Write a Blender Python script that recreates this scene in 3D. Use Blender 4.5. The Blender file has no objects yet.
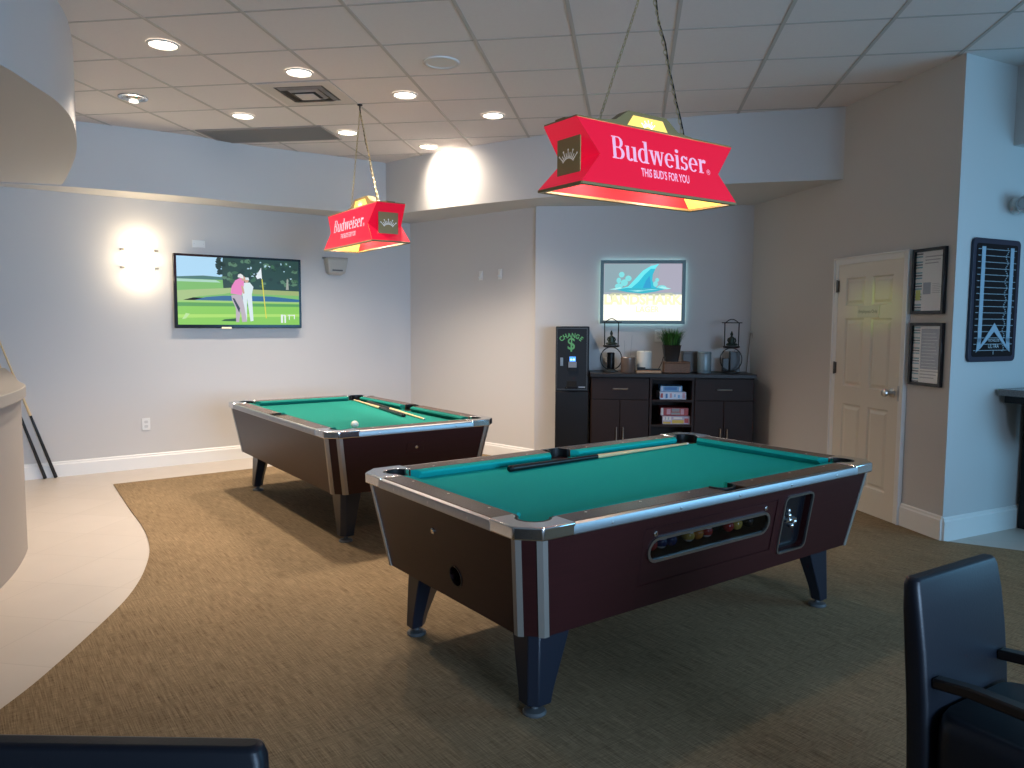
import bpy, bmesh, math, random
from mathutils import Vector, Matrix
random.seed(7)
PI = math.pi
scene = bpy.context.scene
COL = scene.collection

# ------------------------------------------------------------------ camera, world, light, exposure
PITCH, ROLL, EYE, FPX = 0.08088, -0.00543, 1.4622, 760.08
cd = bpy.data.cameras.new('camera'); cam = bpy.data.objects.new('camera', cd); COL.objects.link(cam)
cd.sensor_width = 36; cd.lens = 36 * FPX / 1024; cd.clip_start = .05
_c, _s, _cp, _sp = math.cos(ROLL), math.sin(ROLL), math.cos(PITCH), math.sin(PITCH)
_r = Vector((_c, -_s * _sp, -_s * _cp)); _u = Vector((_s, _c * _sp, _c * _cp)); _f = Vector((0, _cp, -_sp))
cam.matrix_world = Matrix(((_r.x, _u.x, -_f.x, 0), (_r.y, _u.y, -_f.y, 0), (_r.z, _u.z, -_f.z, EYE), (0, 0, 0, 1)))
scene.camera = cam
w = bpy.data.worlds.new('world'); scene.world = w; w.use_nodes = True
bg = w.node_tree.nodes['Background']; bg.inputs[0].default_value = (.58, .78, 1.0, 1); bg.inputs[1].default_value = .27
scene.view_settings.view_transform = 'Standard'; scene.view_settings.look = 'None'
scene.view_settings.exposure = 0.0; scene.view_settings.gamma = 1; scene.view_settings.use_curve_mapping = False
WARM = (1.0, .84, .68)
def area(name, loc, target, sx, sy, power, color, spread=180):
    l = bpy.data.lights.new(name, 'AREA'); l.shape = 'RECTANGLE'; l.size = sx; l.size_y = sy; l.energy = power; l.color = color; l.spread = math.radians(spread)
    o = bpy.data.objects.new(name, l); COL.objects.link(o); o.location = loc
    o.rotation_euler = (Vector(target) - Vector(loc)).to_track_quat('-Z', 'Y').to_euler(); return o
# added area lights for daylight of assumed, unbuilt windows behind and right of viewpoint
area('assumed_window_daylight', (3.6, -2.7, 1.6), (-2.2, 7.6, 1.25), 3.2, 1.8, 64, (.44, .68, 1.0), 56)
area('assumed_window_daylight', (5.6, 2.6, 1.6), (0.5, 6.0, 1.5), 2.2, 1.8, 62, (.22, .62, 1.0))

def beam(name, loc, target, deg, power, color):
    l = bpy.data.lights.new(name, 'SPOT'); l.energy = power; l.color = color; l.spot_size = math.radians(deg); l.spot_blend = .9; l.shadow_soft_size = .01
    o = bpy.data.objects.new(name, l); COL.objects.link(o); o.location = loc; o.rotation_euler = (Vector(target) - Vector(loc)).to_track_quat('-Z', 'Y').to_euler()
beam('lime_beam', (-1.4, -2.5, 1.95), (2.755, 5.80, 1.59), 3.0, 520, (.62, .85, .05))  # added narrow lime spot for the patch on the door, source unseen

# ------------------------------------------------------------------ materials
MATS = {}
def mat(name, col, rough=.5, metal=0., spec=.5, emit=None, strength=0., noise=None, coat=0., bump=None, trans=0.):
    if name in MATS: return MATS[name]
    m = bpy.data.materials.new(name); m.use_nodes = True; nt = m.node_tree; b = nt.nodes['Principled BSDF']
    b.inputs['Base Color'].default_value = (*col, 1); b.inputs['Roughness'].default_value = rough
    b.inputs['Metallic'].default_value = metal; b.inputs['Specular IOR Level'].default_value = spec
    b.inputs['Coat Weight'].default_value = coat; b.inputs['Transmission Weight'].default_value = trans
    if emit: b.inputs['Emission Color'].default_value = (*emit, 1); b.inputs['Emission Strength'].default_value = strength
    tc = nt.nodes.new('ShaderNodeTexCoord')
    if noise:                                   # (scale vector, amount): soft mottling of the base colour
        sc, amt = noise
        mp = nt.nodes.new('ShaderNodeMapping'); mp.inputs['Scale'].default_value = sc
        nz = nt.nodes.new('ShaderNodeTexNoise'); nz.inputs['Scale'].default_value = 1; nz.inputs['Detail'].default_value = 4
        mx = nt.nodes.new('ShaderNodeMixRGB'); mx.inputs[1].default_value = (*[c * (1 - amt) for c in col], 1); mx.inputs[2].default_value = (*[min(1, c * (1 + amt)) for c in col], 1)
        nt.links.new(tc.outputs['Object'], mp.inputs[0]); nt.links.new(mp.outputs[0], nz.inputs['Vector'])
        nt.links.new(nz.outputs['Fac'], mx.inputs[0]); nt.links.new(mx.outputs[0], b.inputs['Base Color'])
    if bump:
        sc, st = bump
        nz = nt.nodes.new('ShaderNodeTexNoise'); nz.inputs['Scale'].default_value = sc; nz.inputs['Detail'].default_value = 3
        bp = nt.nodes.new('ShaderNodeBump'); bp.inputs['Strength'].default_value = st; bp.inputs['Distance'].default_value = .002
        nt.links.new(tc.outputs['Object'], nz.inputs['Vector']); nt.links.new(nz.outputs['Fac'], bp.inputs['Height']); nt.links.new(bp.outputs[0], b.inputs['Normal'])
    MATS[name] = m; return m
WALL = mat('wall_paint', (.56, .545, .535), .75, bump=(120, .08))
SOFF = mat('soffit_paint', (.58, .57, .56), .75, bump=(120, .08))
WHITE = mat('white_trim', (.78, .77, .75), .35)
DOORM = mat('door_paint', (.72, .67, .58), .35)
CEILM = mat('ceiling_tile', (.71, .655, .635), .9, noise=((40, 40, 40), .03), bump=(350, .25))
GRID = mat('ceiling_grid', (.46, .43, .40), .6)
BODY = mat('laminate_oxblood', (.028, .0065, .007), .36, spec=.3, noise=((3, 3, 60), .25))
RAILW = mat('rail_laminate', (.085, .047, .028), .25, noise=((4, 90, 90), .45))
CLOTH1 = mat('cloth_lit_teal', (.006, .34, .325), .9, spec=.1, noise=((220, 220, 220), .12))  # one cloth for both tables; this copy is tinted for its light
CLOTH2 = mat('cloth_lit_green', (.010, .165, .135), .9, spec=.1, noise=((220, 220, 220), .12))  # same cloth, coloured greener and darker for the light at the far table
CHROME = mat('chrome', (.74, .75, .76), .16, 1.)
ALU = mat('aluminium', (.43, .44, .46), .36, 1., noise=((60, 60, 60), .08))
STRIP = mat('brushed_strip', (.34, .315, .285), .42, .6)
BLACK = mat('black_plastic', (.006, .006, .007), .4, spec=.3)
BLACKG = mat('black_gloss', (.006, .007, .010), .16)
LEGM = mat('leg_black', (.010, .014, .024), .30)
GREY = mat('foot_grey', (.07, .075, .08), .45)
HOLE = mat('dark_inside', (.004, .004, .004), .9)
LEATHER = mat('black_leather', (.006, .008, .014), .42, spec=.4, bump=(160, .12))
DWOOD = mat('dark_wood', (.016, .009, .007), .35, noise=((8, 8, 60), .3))
ESP = mat('espresso_wood', (.020, .010, .008), .5, spec=.22, noise=((5, 5, 70), .2))
STEEL = mat('steel', (.55, .55, .55), .28, 1.)
IRON = mat('black_iron', (.012, .013, .013), .45)
BRONZE = mat('green_bronze', (.030, .045, .035), .4, .5)
RED = mat('lamp_red', (.50, .004, .02), .35, spec=.3, emit=(1.0, .010, .060), strength=.48)
REDIN = mat('lamp_red_inside', (.35, .02, .03), .8, spec=.1, emit=(1., .06, .08), strength=.35)
GOLD = mat('lamp_bronze', (.24, .165, .060), .4)
YELL = mat('lamp_yellow', (.85, .6, .12), .4, emit=(1., .68, .14), strength=.75)
WHITEE = mat('lamp_white_print', (.7, .45, .52), .4, emit=(1., .36, .52), strength=.42)
CREAM = mat('crown_cream', (.85, .80, .70), .4, emit=(1, .9, .75), strength=.15)
BULB = mat('bulb_glow', (1, .9, .7), .4, emit=(1., .80, .50), strength=9)
LED = mat('downlight_glow', (1, .95, .85), .4, emit=(1., .90, .74), strength=9)
LEDIM = mat('eyeball_glow', (1, .95, .85), .4, emit=(1., .92, .8), strength=3)
SCON = mat('sconce_glass', (1, .95, .85), .5, emit=(1., .86, .62), strength=13)
PLASTW = mat('white_plastic', (.72, .72, .70), .4)
GREYP = mat('speaker_grey', (.42, .41, .38), .5)
MAPLE = mat('maple', (.68, .50, .27), .25)
CUEB = mat('cue_black', (.010, .009, .009), .25)
IVORY = mat('ivory', (.85, .82, .72), .25)

def nodes(m): return m.node_tree, m.node_tree.nodes, m.node_tree.links
def carpet_mat():
    m = bpy.data.materials.new('carpet'); m.use_nodes = True; nt, N, Lk = nodes(m); b = N['Principled BSDF']
    b.inputs['Roughness'].default_value = .95; b.inputs['Specular IOR Level'].default_value = .1
    tc = N.new('ShaderNodeTexCoord'); mp = N.new('ShaderNodeMapping'); mp.inputs['Rotation'].default_value = (0, 0, math.radians(-36.2)); Lk.new(tc.outputs['Object'], mp.inputs[0])
    def nz(sc, det):
        q = N.new('ShaderNodeMapping'); q.inputs['Scale'].default_value = sc; Lk.new(mp.outputs[0], q.inputs[0])
        n = N.new('ShaderNodeTexNoise'); n.inputs['Scale'].default_value = 1; n.inputs['Detail'].default_value = det; Lk.new(q.outputs[0], n.inputs['Vector']); return n
    a = nz((230, 7, 1), 3); c = nz((22, 200, 1), 3); e = nz((1.3, 1.3, 1), 3); g = nz((420, 420, 1), 1)
    def mth(op, x, y):
        k = N.new('ShaderNodeMath'); k.operation = op
        for i, v in enumerate((x, y)):
            if isinstance(v, (int, float)): k.inputs[i].default_value = v
            else: Lk.new(v, k.inputs[i])
        return k.outputs[0]
    s = mth('ADD', mth('MULTIPLY', a.outputs['Fac'], .58), mth('MULTIPLY', c.outputs['Fac'], .42))
    s = mth('ADD', mth('MULTIPLY', s, .75), mth('MULTIPLY', g.outputs['Fac'], .25))
    s = mth('ADD', s, mth('MULTIPLY', mth('SUBTRACT', e.outputs['Fac'], .5), .12))
    r = N.new('ShaderNodeValToRGB'); r.color_ramp.elements[0].position = .33; r.color_ramp.elements[0].color = (.092, .056, .030, 1)
    r.color_ramp.elements[1].position = .70; r.color_ramp.elements[1].color = (.42, .305, .178, 1)
    Lk.new(s, r.inputs[0])
    # carpet squares: faint seams
    bt = N.new('ShaderNodeTexBrick'); bt.offset = 0; bt.inputs['Scale'].default_value = 1; bt.inputs['Brick Width'].default_value = .61; bt.inputs['Row Height'].default_value = .61
    bt.inputs['Mortar Size'].default_value = .004; bt.inputs['Color1'].default_value = (1, 1, 1, 1); bt.inputs['Color2'].default_value = (.95, .95, .95, 1); bt.inputs['Mortar'].default_value = (.86, .86, .86, 1)
    Lk.new(mp.outputs[0], bt.inputs['Vector'])
    mx = N.new('ShaderNodeMixRGB'); mx.blend_type = 'MULTIPLY'; mx.inputs[0].default_value = 1; Lk.new(r.outputs[0], mx.inputs[1]); Lk.new(bt.outputs['Color'], mx.inputs[2])
    Lk.new(mx.outputs[0], b.inputs['Base Color'])
    bp = N.new('ShaderNodeBump'); bp.inputs['Strength'].default_value = .4; bp.inputs['Distance'].default_value = .004; Lk.new(s, bp.inputs['Height']); Lk.new(bp.outputs[0], b.inputs['Normal'])
    return m
def tile_mat():
    m = bpy.data.materials.new('floor_tile'); m.use_nodes = True; nt, N, Lk = nodes(m); b = N['Principled BSDF']; b.inputs['Roughness'].default_value = .38
    tc = N.new('ShaderNodeTexCoord'); mp = N.new('ShaderNodeMapping'); mp.inputs['Rotation'].default_value = (0, 0, math.radians(9)); Lk.new(tc.outputs['Object'], mp.inputs[0])
    bt = N.new('ShaderNodeTexBrick'); bt.offset = 0; bt.inputs['Scale'].default_value = 1; bt.inputs['Brick Width'].default_value = .46; bt.inputs['Row Height'].default_value = .46
    bt.inputs['Mortar Size'].default_value = .003; bt.inputs['Color1'].default_value = (.57, .505, .445, 1); bt.inputs['Color2'].default_value = (.545, .48, .42, 1); bt.inputs['Mortar'].default_value = (.49, .43, .375, 1)
    Lk.new(mp.outputs[0], bt.inputs['Vector'])
    n = N.new('ShaderNodeTexNoise'); n.inputs['Scale'].default_value = 5; n.inputs['Detail'].default_value = 5; Lk.new(tc.outputs['Object'], n.inputs['Vector'])
    r = N.new('ShaderNodeValToRGB'); r.color_ramp.elements[0].color = (.9, .9, .9, 1); r.color_ramp.elements[1].color = (1, 1, 1, 1); Lk.new(n.outputs['Fac'], r.inputs[0])
    mx = N.new('ShaderNodeMixRGB'); mx.blend_type = 'MULTIPLY'; mx.inputs[0].default_value = 1; Lk.new(bt.outputs['Color'], mx.inputs[1]); Lk.new(r.outputs[0], mx.inputs[2]); Lk.new(mx.outputs[0], b.inputs['Base Color'])
    return m
CARPET = carpet_mat(); TILE = tile_mat()

# ------------------------------------------------------------------ mesh builder
class MB:
    def __init__(s): s.v = []; s.f = []; s.mi = []; s.mats = []; s.cur = 0
    def m(s, material):
        if material not in s.mats: s.mats.append(material)
        s.cur = s.mats.index(material); return s
    def add(s, vs, fs, M=None):
        b = len(s.v)
        for p in vs:
            p = Vector(p); s.v.append(tuple(M @ p if M else p))
        for f in fs: s.f.append(tuple(b + i for i in f)); s.mi.append(s.cur)
        return s
    def box(s, x0, x1, y0, y1, z0, z1, M=None):
        return s.add([(x0, y0, z0), (x1, y0, z0), (x1, y1, z0), (x0, y1, z0), (x0, y0, z1), (x1, y0, z1), (x1, y1, z1), (x0, y1, z1)],
                     [(3, 2, 1, 0), (4, 5, 6, 7), (0, 1, 5, 4), (1, 2, 6, 5), (2, 3, 7, 6), (3, 0, 4, 7)], M)
    def loft(s, rings, M=None, caps=True, closed=True):
        n = len(rings[0]); vs = [p for r in rings for p in r]; fs = []
        for k in range(len(rings) - 1):
            for i in range(n if closed else n - 1):
                j = (i + 1) % n; fs.append((k * n + i, k * n + j, (k + 1) * n + j, (k + 1) * n + i))
        if caps and closed: fs.append(tuple(range(n - 1, -1, -1))); fs.append(tuple((len(rings) - 1) * n + i for i in range(n)))
        return s.add(vs, fs, M)
    def prism(s, poly, z0, z1, M=None):            # counter-clockwise plan polygon
        return s.loft([[(x, y, z0) for x, y in poly], [(x, y, z1) for x, y in poly]], M)
    def lathe(s, prof, n=24, M=None, caps=True, a0=0., a1=2 * PI):
        full = abs(a1 - a0 - 2 * PI) < 1e-6
        k = n if full else n + 1
        rings = [[(r * math.cos(a0 + (a1 - a0) * i / n), r * math.sin(a0 + (a1 - a0) * i / n), z) for i in range(k)] for r, z in prof]
        return s.loft(rings, M, caps and full, full)
    def tube(s, path, r, n=10, M=None, closed=False):
        P = [Vector(p) for p in path]; rings = []; up = None
        rr = r if isinstance(r, (list, tuple)) else [r] * len(P)
        for i, p in enumerate(P):
            if closed: t = P[(i + 1) % len(P)] - P[i - 1]
            else: t = (P[min(i + 1, len(P) - 1)] - P[max(i - 1, 0)])
            t.normalize()
            if up is None: up = Vector((0, 0, 1)) if abs(t.z) < .9 else Vector((1, 0, 0))
            a = t.cross(up).normalized(); bb = a.cross(t).normalized(); up = bb
            rings.append([tuple(p + (a * math.cos(2 * PI * k / n) + bb * math.sin(2 * PI * k / n)) * rr[i]) for k in range(n)])
        if closed: rings.append(rings[0])
        return s.loft(rings, M, not closed)
    def disc(s, c, r, n=20, M=None, z=0.):
        return s.add([(c[0] + r * math.cos(2 * PI * i / n), c[1] + r * math.sin(2 * PI * i / n), z) for i in range(n)], [tuple(range(n))], M)
    def sphere(s, c, r, nu=20, nv=12, M=None, sc=(1, 1, 1)):
        prof = [(r * math.sin(PI * k / nv) + 1e-5, -r * math.cos(PI * k / nv)) for k in range(nv + 1)]
        T = Matrix.Translation(c) @ Matrix.Diagonal((*sc, 1)); T = M @ T if M else T
        return s.lathe(prof, nu, T)
    def poly(s, pts, M=None): return s.add(pts, [tuple(range(len(pts)))], M)
    def mesh(s, name, smooth=30, fix=True):
        me = bpy.data.meshes.new(name); me.from_pydata(s.v, [], s.f)
        for m in s.mats: me.materials.append(m)
        for p, i in zip(me.polygons, s.mi): p.material_index = i
        if fix:
            bm = bmesh.new(); bm.from_mesh(me); bmesh.ops.recalc_face_normals(bm, faces=bm.faces[:]); bm.to_mesh(me); bm.free()
        if smooth:
            for p in me.polygons: p.use_smooth = True
            me.set_sharp_from_angle(angle=math.radians(smooth))
        me.update(); return me
    def build(s, name, parent=None, material=None, bevel=0, smooth=30, fix=True, loc=None, rz=0, seg=2):
        if material is not None and not s.mats: s.mats = [material]
        o = bpy.data.objects.new(name, s.mesh(name, smooth, fix)); COL.objects.link(o)
        if parent: o.parent = parent
        if loc is not None: o.location = loc
        o.rotation_euler.z = rz
        if bevel:
            b = o.modifiers.new('bevel', 'BEVEL'); b.width = bevel; b.segments = seg; b.limit_method = 'ANGLE'; b.angle_limit = math.radians(40)
        return o
def tag(o, label=None, cat=None, group=None, kind=None):
    if label: o['label'] = label
    if cat: o['category'] = cat
    if group: o['group'] = group
    if kind: o['kind'] = kind
    return o
def thing(name, label, cat, loc=(0, 0, 0), rz=0, group=None):
    o = bpy.data.objects.new(name, None); COL.objects.link(o); o.location = loc; o.rotation_euler.z = rz; o.empty_display_size = .05
    return tag(o, label, cat, group)
def structure(name, mb, material=None, parent=None, label=None, cat=None, **k):
    o = mb.build(name, parent, material, **k)
    if not parent: tag(o, label, cat, kind='structure')
    return o
def copy_tree(o, parent=None):
    c = o.copy(); COL.objects.link(c)
    if parent: c.parent = parent
    for ch in list(o.children): copy_tree(ch, c)
    return c
def cut(o, cutter):                                # carve a solid out of a mesh, then drop the carving solid
    k = bpy.data.objects.new('carver', cutter.mesh('carver', 0)); COL.objects.link(k); k.parent = o.parent
    bpy.context.view_layer.update()
    m = o.modifiers.new('cut', 'BOOLEAN'); m.operation = 'DIFFERENCE'; m.object = k; m.solver = 'EXACT'
    bpy.context.view_layer.update()
    me = bpy.data.meshes.new_from_object(o.evaluated_get(bpy.context.evaluated_depsgraph_get()))
    o.modifiers.clear(); old = o.data; o.data = me; me.name = old.name
    bpy.data.objects.remove(k)
def text_mesh(txt, size, sx=1., align='CENTER', depth=.0, bold=0.):
    cu = bpy.data.curves.new('lettering', 'FONT'); cu.body = txt; cu.size = size; cu.align_x = align; cu.align_y = 'CENTER'; cu.extrude = depth; cu.offset = bold; cu.resolution_u = 3
    t = bpy.data.objects.new('lettering', cu); COL.objects.link(t); bpy.context.view_layer.update()
    me = bpy.data.meshes.new_from_object(t.evaluated_get(bpy.context.evaluated_depsgraph_get()))
    vs = [(v.co.x * sx, v.co.y, v.co.z) for v in me.vertices]; fs = [tuple(p.vertices) for p in me.polygons]
    bpy.data.objects.remove(t); bpy.data.curves.remove(cu); bpy.data.meshes.remove(me)
    return vs, fs
def frame(o, ex, ey):                              # matrix with local x = ex, local y = ey, z = ex x ey
    ex = Vector(ex).normalized(); ey = Vector(ey).normalized(); ez = ex.cross(ey); o = Vector(o)
    return Matrix(((ex.x, ey.x, ez.x, o.x), (ex.y, ey.y, ez.y, o.y), (ex.z, ey.z, ez.z, o.z), (0, 0, 0, 1)))
def rounded(x0, x1, y0, y1, r, n=5):
    out = []
    for cx, cy, a in ((x1 - r, y0 + r, -90), (x1 - r, y1 - r, 0), (x0 + r, y1 - r, 90), (x0 + r, y0 + r, 180)):
        for k in range(n + 1):
            t = math.radians(a + 90 * k / n); out.append((cx + r * math.cos(t), cy + r * math.sin(t)))
    return out
def catmull(P, n=6):
    P = [Vector(p) for p in P]; out = []
    for i in range(len(P) - 1):
        p0 = P[max(i - 1, 0)]; p1 = P[i]; p2 = P[i + 1]; p3 = P[min(i + 2, len(P) - 1)]
        for k in range(n):
            t = k / n
            out.append(.5 * ((2 * p1) + (p2 - p0) * t + (2 * p0 - 5 * p1 + 4 * p2 - p3) * t * t + (3 * p1 - p0 - 3 * p2 + p3) * t ** 3))
    out.append(P[-1]); return [tuple(q) for q in out]

# ------------------------------------------------------------------ plan of the room
H = 3.2038; ZS = 2.632
TA = math.radians(36.2); TD = Vector((math.cos(TA), math.sin(TA))); TN = Vector((-TD.y, TD.x))
def on_tv(s, off=0.): return TN * (8.16 - off) + TD * s          # a spot along the television wall
CR = Vector((-1.229, 9.212)); FO = Vector((.282, 7.792)); KO = Vector((2.39, 7.637)); RO = Vector((2.91, 5.04))
BD = (FO - CR).normalized(); GD = (KO - FO).normalized(); GN = Vector((GD.y, -GD.x)); RD = (KO - RO).normalized(); RN = Vector((-RD.y, RD.x))
QA = math.radians(27); QD = Vector((math.cos(QA), math.sin(QA))); QN = Vector((QD.y, -QD.x)); QE = RO + QD * 2.6
LW = on_tv(-1.3)                                                   # left end of the television wall
def slab(a, b, th, z0, z1, out):                                   # wall between plan points, thickness on side `out`
    a = Vector(a); b = Vector(b); o = Vector(out) * th
    pts = [a, b, b + o, a + o]
    ar = sum(pts[i].x * pts[(i + 1) % 4].y - pts[(i + 1) % 4].x * pts[i].y for i in range(4))
    if ar < 0: pts = pts[::-1]
    return MB().prism([tuple(p) for p in pts], z0, z1)
structure('wall_left', slab(LW, CR + TD * .14, .12, 0, H, TN), WALL, label='grey painted wall behind the television', smooth=0)
structure('wall_back_left', slab(CR, FO, .12, 0, H, -Vector((BD.y, -BD.x))), WALL, label='short slanted wall between the television wall and the cabinet niche', smooth=0)
structure('wall_back', slab(FO - GD * .05, KO + GD * .2, .12, 0, H, -GN), WALL, label='niche wall behind the dark cabinet', smooth=0)
structure('wall_right', slab(RO, KO, .12, 0, H, QD * .8 - QN * .6), WALL, label='wall with the white door and framed notices', smooth=0)
structure('wall_right_return', slab(RO + QD * .001, QE, .1, 0, H, RD * .8 + QD * .4), WALL, label='bluish wall to the right of the outer corner', smooth=0)
structure('added_unseen_wall_left', slab(LW, LW + Vector((0, -9.5)), .12, 0, H, (-1, 0)), WALL, label='unseen wall added behind the bar counter', smooth=0)  # unseen wall, added to keep light from leaking in at the left

# floor: tile everywhere, carpet on top with a curved edge
structure('floor', MB().box(-5.9, 6.2, -3.4, 9.6, -.10, 0), TILE, label='pale beige tile floor', smooth=0)
edge = catmull([(-3.545, 6.675), (-2.99, 5.84), (-2.57, 5.22), (-2.31, 4.755), (-2.15, 4.36), (-2.05, 4.03), (-1.99, 3.716), (-1.925, 3.124), (-1.91, 2.73), (-1.95, 2.0), (-2.1, 1.0), (-2.2, -3.3)], 6)
_bq = CR + BD * .62 + Vector((BD.y, -BD.x)) * .002
cp = [(x, y) for x, y in edge] + [(6.1, -3.3), (6.1, 2.11), (3.32, 4.81), (RO.x - .005, RO.y - .004), tuple(KO - Vector((.004, .006))), tuple(FO - Vector((0, .006))), tuple(_bq)]
structure('carpet', MB().prism(cp, 0.0005, .008), CARPET, label='brown woven carpet with a curved edge along the tile', smooth=0)

# ceiling: lay-in tiles in a metal grid
GA = -.1551; GX = Vector((math.cos(GA), math.sin(GA))); GY = Vector((-GX.y, GX.x)); GO = Vector((-1.5366, 4.4542)); GP = .6096
ceil = MB()
MG = Matrix(((GX.x, GY.x, 0, GO.x), (GX.y, GY.y, 0, GO.y), (0, 0, 1, 0), (0, 0, 0, 1)))
for i in range(-8, 13):
    for j in range(-13, 10):
        ceil.box(i * GP + .010, (i + 1) * GP - .010, j * GP + .010, (j + 1) * GP - .010, H, H + .015, MG)
ceil.box(-8 * GP, 13 * GP, -13 * GP, 10 * GP, H + .012, H + .05, MG)
ceiling = structure('ceiling', ceil, CEILM, label='suspended ceiling of square acoustic tiles', smooth=0)
g = MB()
for i in range(-8, 14): g.box(i * GP - .0115, i * GP + .0115, -13 * GP, 10 * GP, H - .003, H + .012, MG)
for j in range(-13, 11): g.box(-8 * GP, 13 * GP, j * GP - .0065, j * GP + .0065, H - .0022, H + .012, MG)
g.build('grid', ceiling, GRID, smooth=0)
# soffits
def soffit(name, curve, back, z0, label):
    c = catmull(curve, 8) if len(curve) > 2 else curve
    poly = [tuple(p) for p in c] + [tuple(p) for p in back]
    ar = sum(poly[i][0] * poly[(i + 1) % len(poly)][1] - poly[(i + 1) % len(poly)][0] * poly[i][1] for i in range(len(poly)))
    if ar < 0: poly = poly[::-1]
    structure(name, MB().prism(poly, z0, H + .004), SOFF, label=label, smooth=25)
S0 = (-1.403, 8.53)
soffit('trim_1', [(-4.6, 6.62), (-3.975, 6.785), (-3.57, 7.0), (-2.99, 7.37), (-2.55, 7.77), (-1.96, 8.14), S0], [CR + TN * .03, on_tv(-.6, -.03)], ZS, 'dropped soffit along the television wall')
soffit('trim_2', [S0, (-1.0, 8.17), (-.64, 7.87), (-.40, 7.70), (-.13, 7.52), (.28, 7.25), (.85, 6.90), (1.40, 6.62), (1.86, 6.48), (2.2, 6.39), (2.5, 6.315), (2.66, 6.26), (2.70, 6.18)],
       [RO + RD * 1.15 - RN * .04, KO - RN * .04 - GN * .04, FO - GN * .04, CR + Vector((.02, .06))], ZS, 'curved dropped soffit over the cabinet niche')
soffit('trim_3', [(-4.2, 6.95), (-3.975, 6.80), (-3.42, 6.0), (-3.02, 5.37), (-2.66, 4.71), (-2.49, 4.28), (-2.43, 3.96), (-2.385, 3.6), (-2.42, 3.15), (-2.6, 2.6), (-3.0, 2.1), (-5.6, 1.4)], [(-5.6, 6.1)], ZS + .012, 'curved bulkhead hanging over the bar')
_p = RO + QD * .56
structure('trim_4', slab(_p, QE, .55, 2.68, H + .004, QN), SOFF, label='square bulkhead at the upper right', smooth=0)
# baseboards
def base(name, a, b, out, h=.145, z0=0.0):
    a = Vector(a); b = Vector(b); L = (b - a).length; d = (b - a) / L; o = Vector(out)
    M = Matrix(((d.x, o.x, 0, a.x), (d.y, o.y, 0, a.y), (0, 0, 1, z0), (0, 0, 0, 1)))
    prof = [(0, 0), (.016, 0), (.016, h - .03), (.010, h - .02), (.010, h - .008), (.004, h), (0, h)]
    structure(name, MB().loft([[(0, y, z) for y, z in prof], [(L, y, z) for y, z in prof]], M), WHITE, label='white baseboard', smooth=0)
base('baseboard_left', LW, CR, -TN); base('baseboard_back_left', CR, FO, Vector((-abs(BD.y), -abs(BD.x)))); base('baseboard_back', FO, KO, GN, z0=.008)
base('baseboard_right', RO + RD * .0, RO + RD * .40, RN, .165, .008); base('baseboard_right_back', RO + RD * 1.27, KO, RN, .165, .008); base('baseboard_right_return', RO, QE, QN, .165)

# ------------------------------------------------------------------ white six-panel door in the right wall
MD = frame((*(RO + RD * 1.27), .008), (*(-RD), 0), (0, 0, 1))      # local x to the right, y up, z towards the room
def wall_obj(name, label, cat, M, **k):
    o = thing(name, label, cat, **k); o.matrix_world = M; return o
DW, DH, CW = .87, 1.985, .056
dr = MB().m(DOORM)
X0, X1, Y1 = CW, DW - CW, DH - CW
st, mid = .105, .085
xs = [(X0 + st, (X0 + X1 - mid) / 2), ((X0 + X1 + mid) / 2, X1 - st)]
ysr = [(.20, .82), (.96, 1.50), (1.60, 1.82)]
zf = .022
cells_x = [X0, xs[0][0], xs[0][1], xs[1][0], xs[1][1], X1]; cells_y = [0, .20, .82, .96, 1.50, 1.60, 1.82, Y1]
for i in range(5):
    for j in range(7):
        a, b, c, d_ = cells_x[i], cells_x[i + 1], cells_y[j], cells_y[j + 1]
        if i in (1, 3) and j in (1, 3, 5):
            def rg(k, z): return [(a + k, c + k, z), (b - k, c + k, z), (b - k, d_ - k, z), (a + k, d_ - k, z)]
            dr.loft([rg(0, zf), rg(.010, zf - .011), rg(.022, zf - .011), rg(.042, zf - .002)], None, False)
            dr.poly(rg(.042, zf - .002))
        else: dr.poly([(a, c, zf), (b, c, zf), (b, d_, zf), (a, d_, zf)])
dr.box(X0, X1, 0, Y1, .001, .008)
door = dr.build('door_1', None, smooth=0, fix=False); door.matrix_world = MD; tag(door, 'white six-panel door in the right wall', kind='structure')
cs = MB()
for x0, x1, y0, y1 in ((0, CW, 0, DH), (DW - CW, DW, 0, DH), (CW, DW - CW, DH - CW, DH)): cs.box(x0, x1, y0, y1, 0, .026)
for x0, x1, y0, y1 in ((0, .014, 0, DH), (DW - .014, DW, 0, DH), (0, DW, DH - .014, DH)): cs.box(x0, x1, y0, y1, .02, .034)
cs.build('casing', door, WHITE, bevel=.003)
for y in (.25, 1.10, 1.76):
    MB().box(X0 - .012, X0 + .016, y - .045, y + .045, .022, .030).lathe([(.007, -.05), (.007, .05)], 10, Matrix.Translation((X0, y, .034)) @ Matrix.Rotation(PI / 2, 4, 'X')).build('hinge', door, mat('hinge_bronze', (.12, .10, .08), .4, .8))
kb = MB().lathe([(.034, 0), (.034, .006), (.013, .012), (.012, .038), (.026, .050), (.031, .062), (.026, .075), (.010, .080)], 20, Matrix.Translation((X1 - .065, .955, zf)))
kb.build('knob', door, STEEL)
MB().box(X1 - .006, X1 + .012, .90, 1.01, zf, zf + .006).build('strike_plate', door, STEEL)
MB().box(X0, X1, 0, .012, .008, .021).build('threshold_gap', door, HOLE, smooth=0)
sg = wall_obj('door_sign', 'small white plastic nameplate stuck on the white door', 'sign', MD @ Matrix.Translation(((X0 + X1) / 2 + .01, 1.552, zf + .001)))
MB().box(-.125, .125, -.045, .045, 0, .006).build('plate', sg, mat('nameplate', (.62, .60, .55), .4), bevel=.002)
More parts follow.
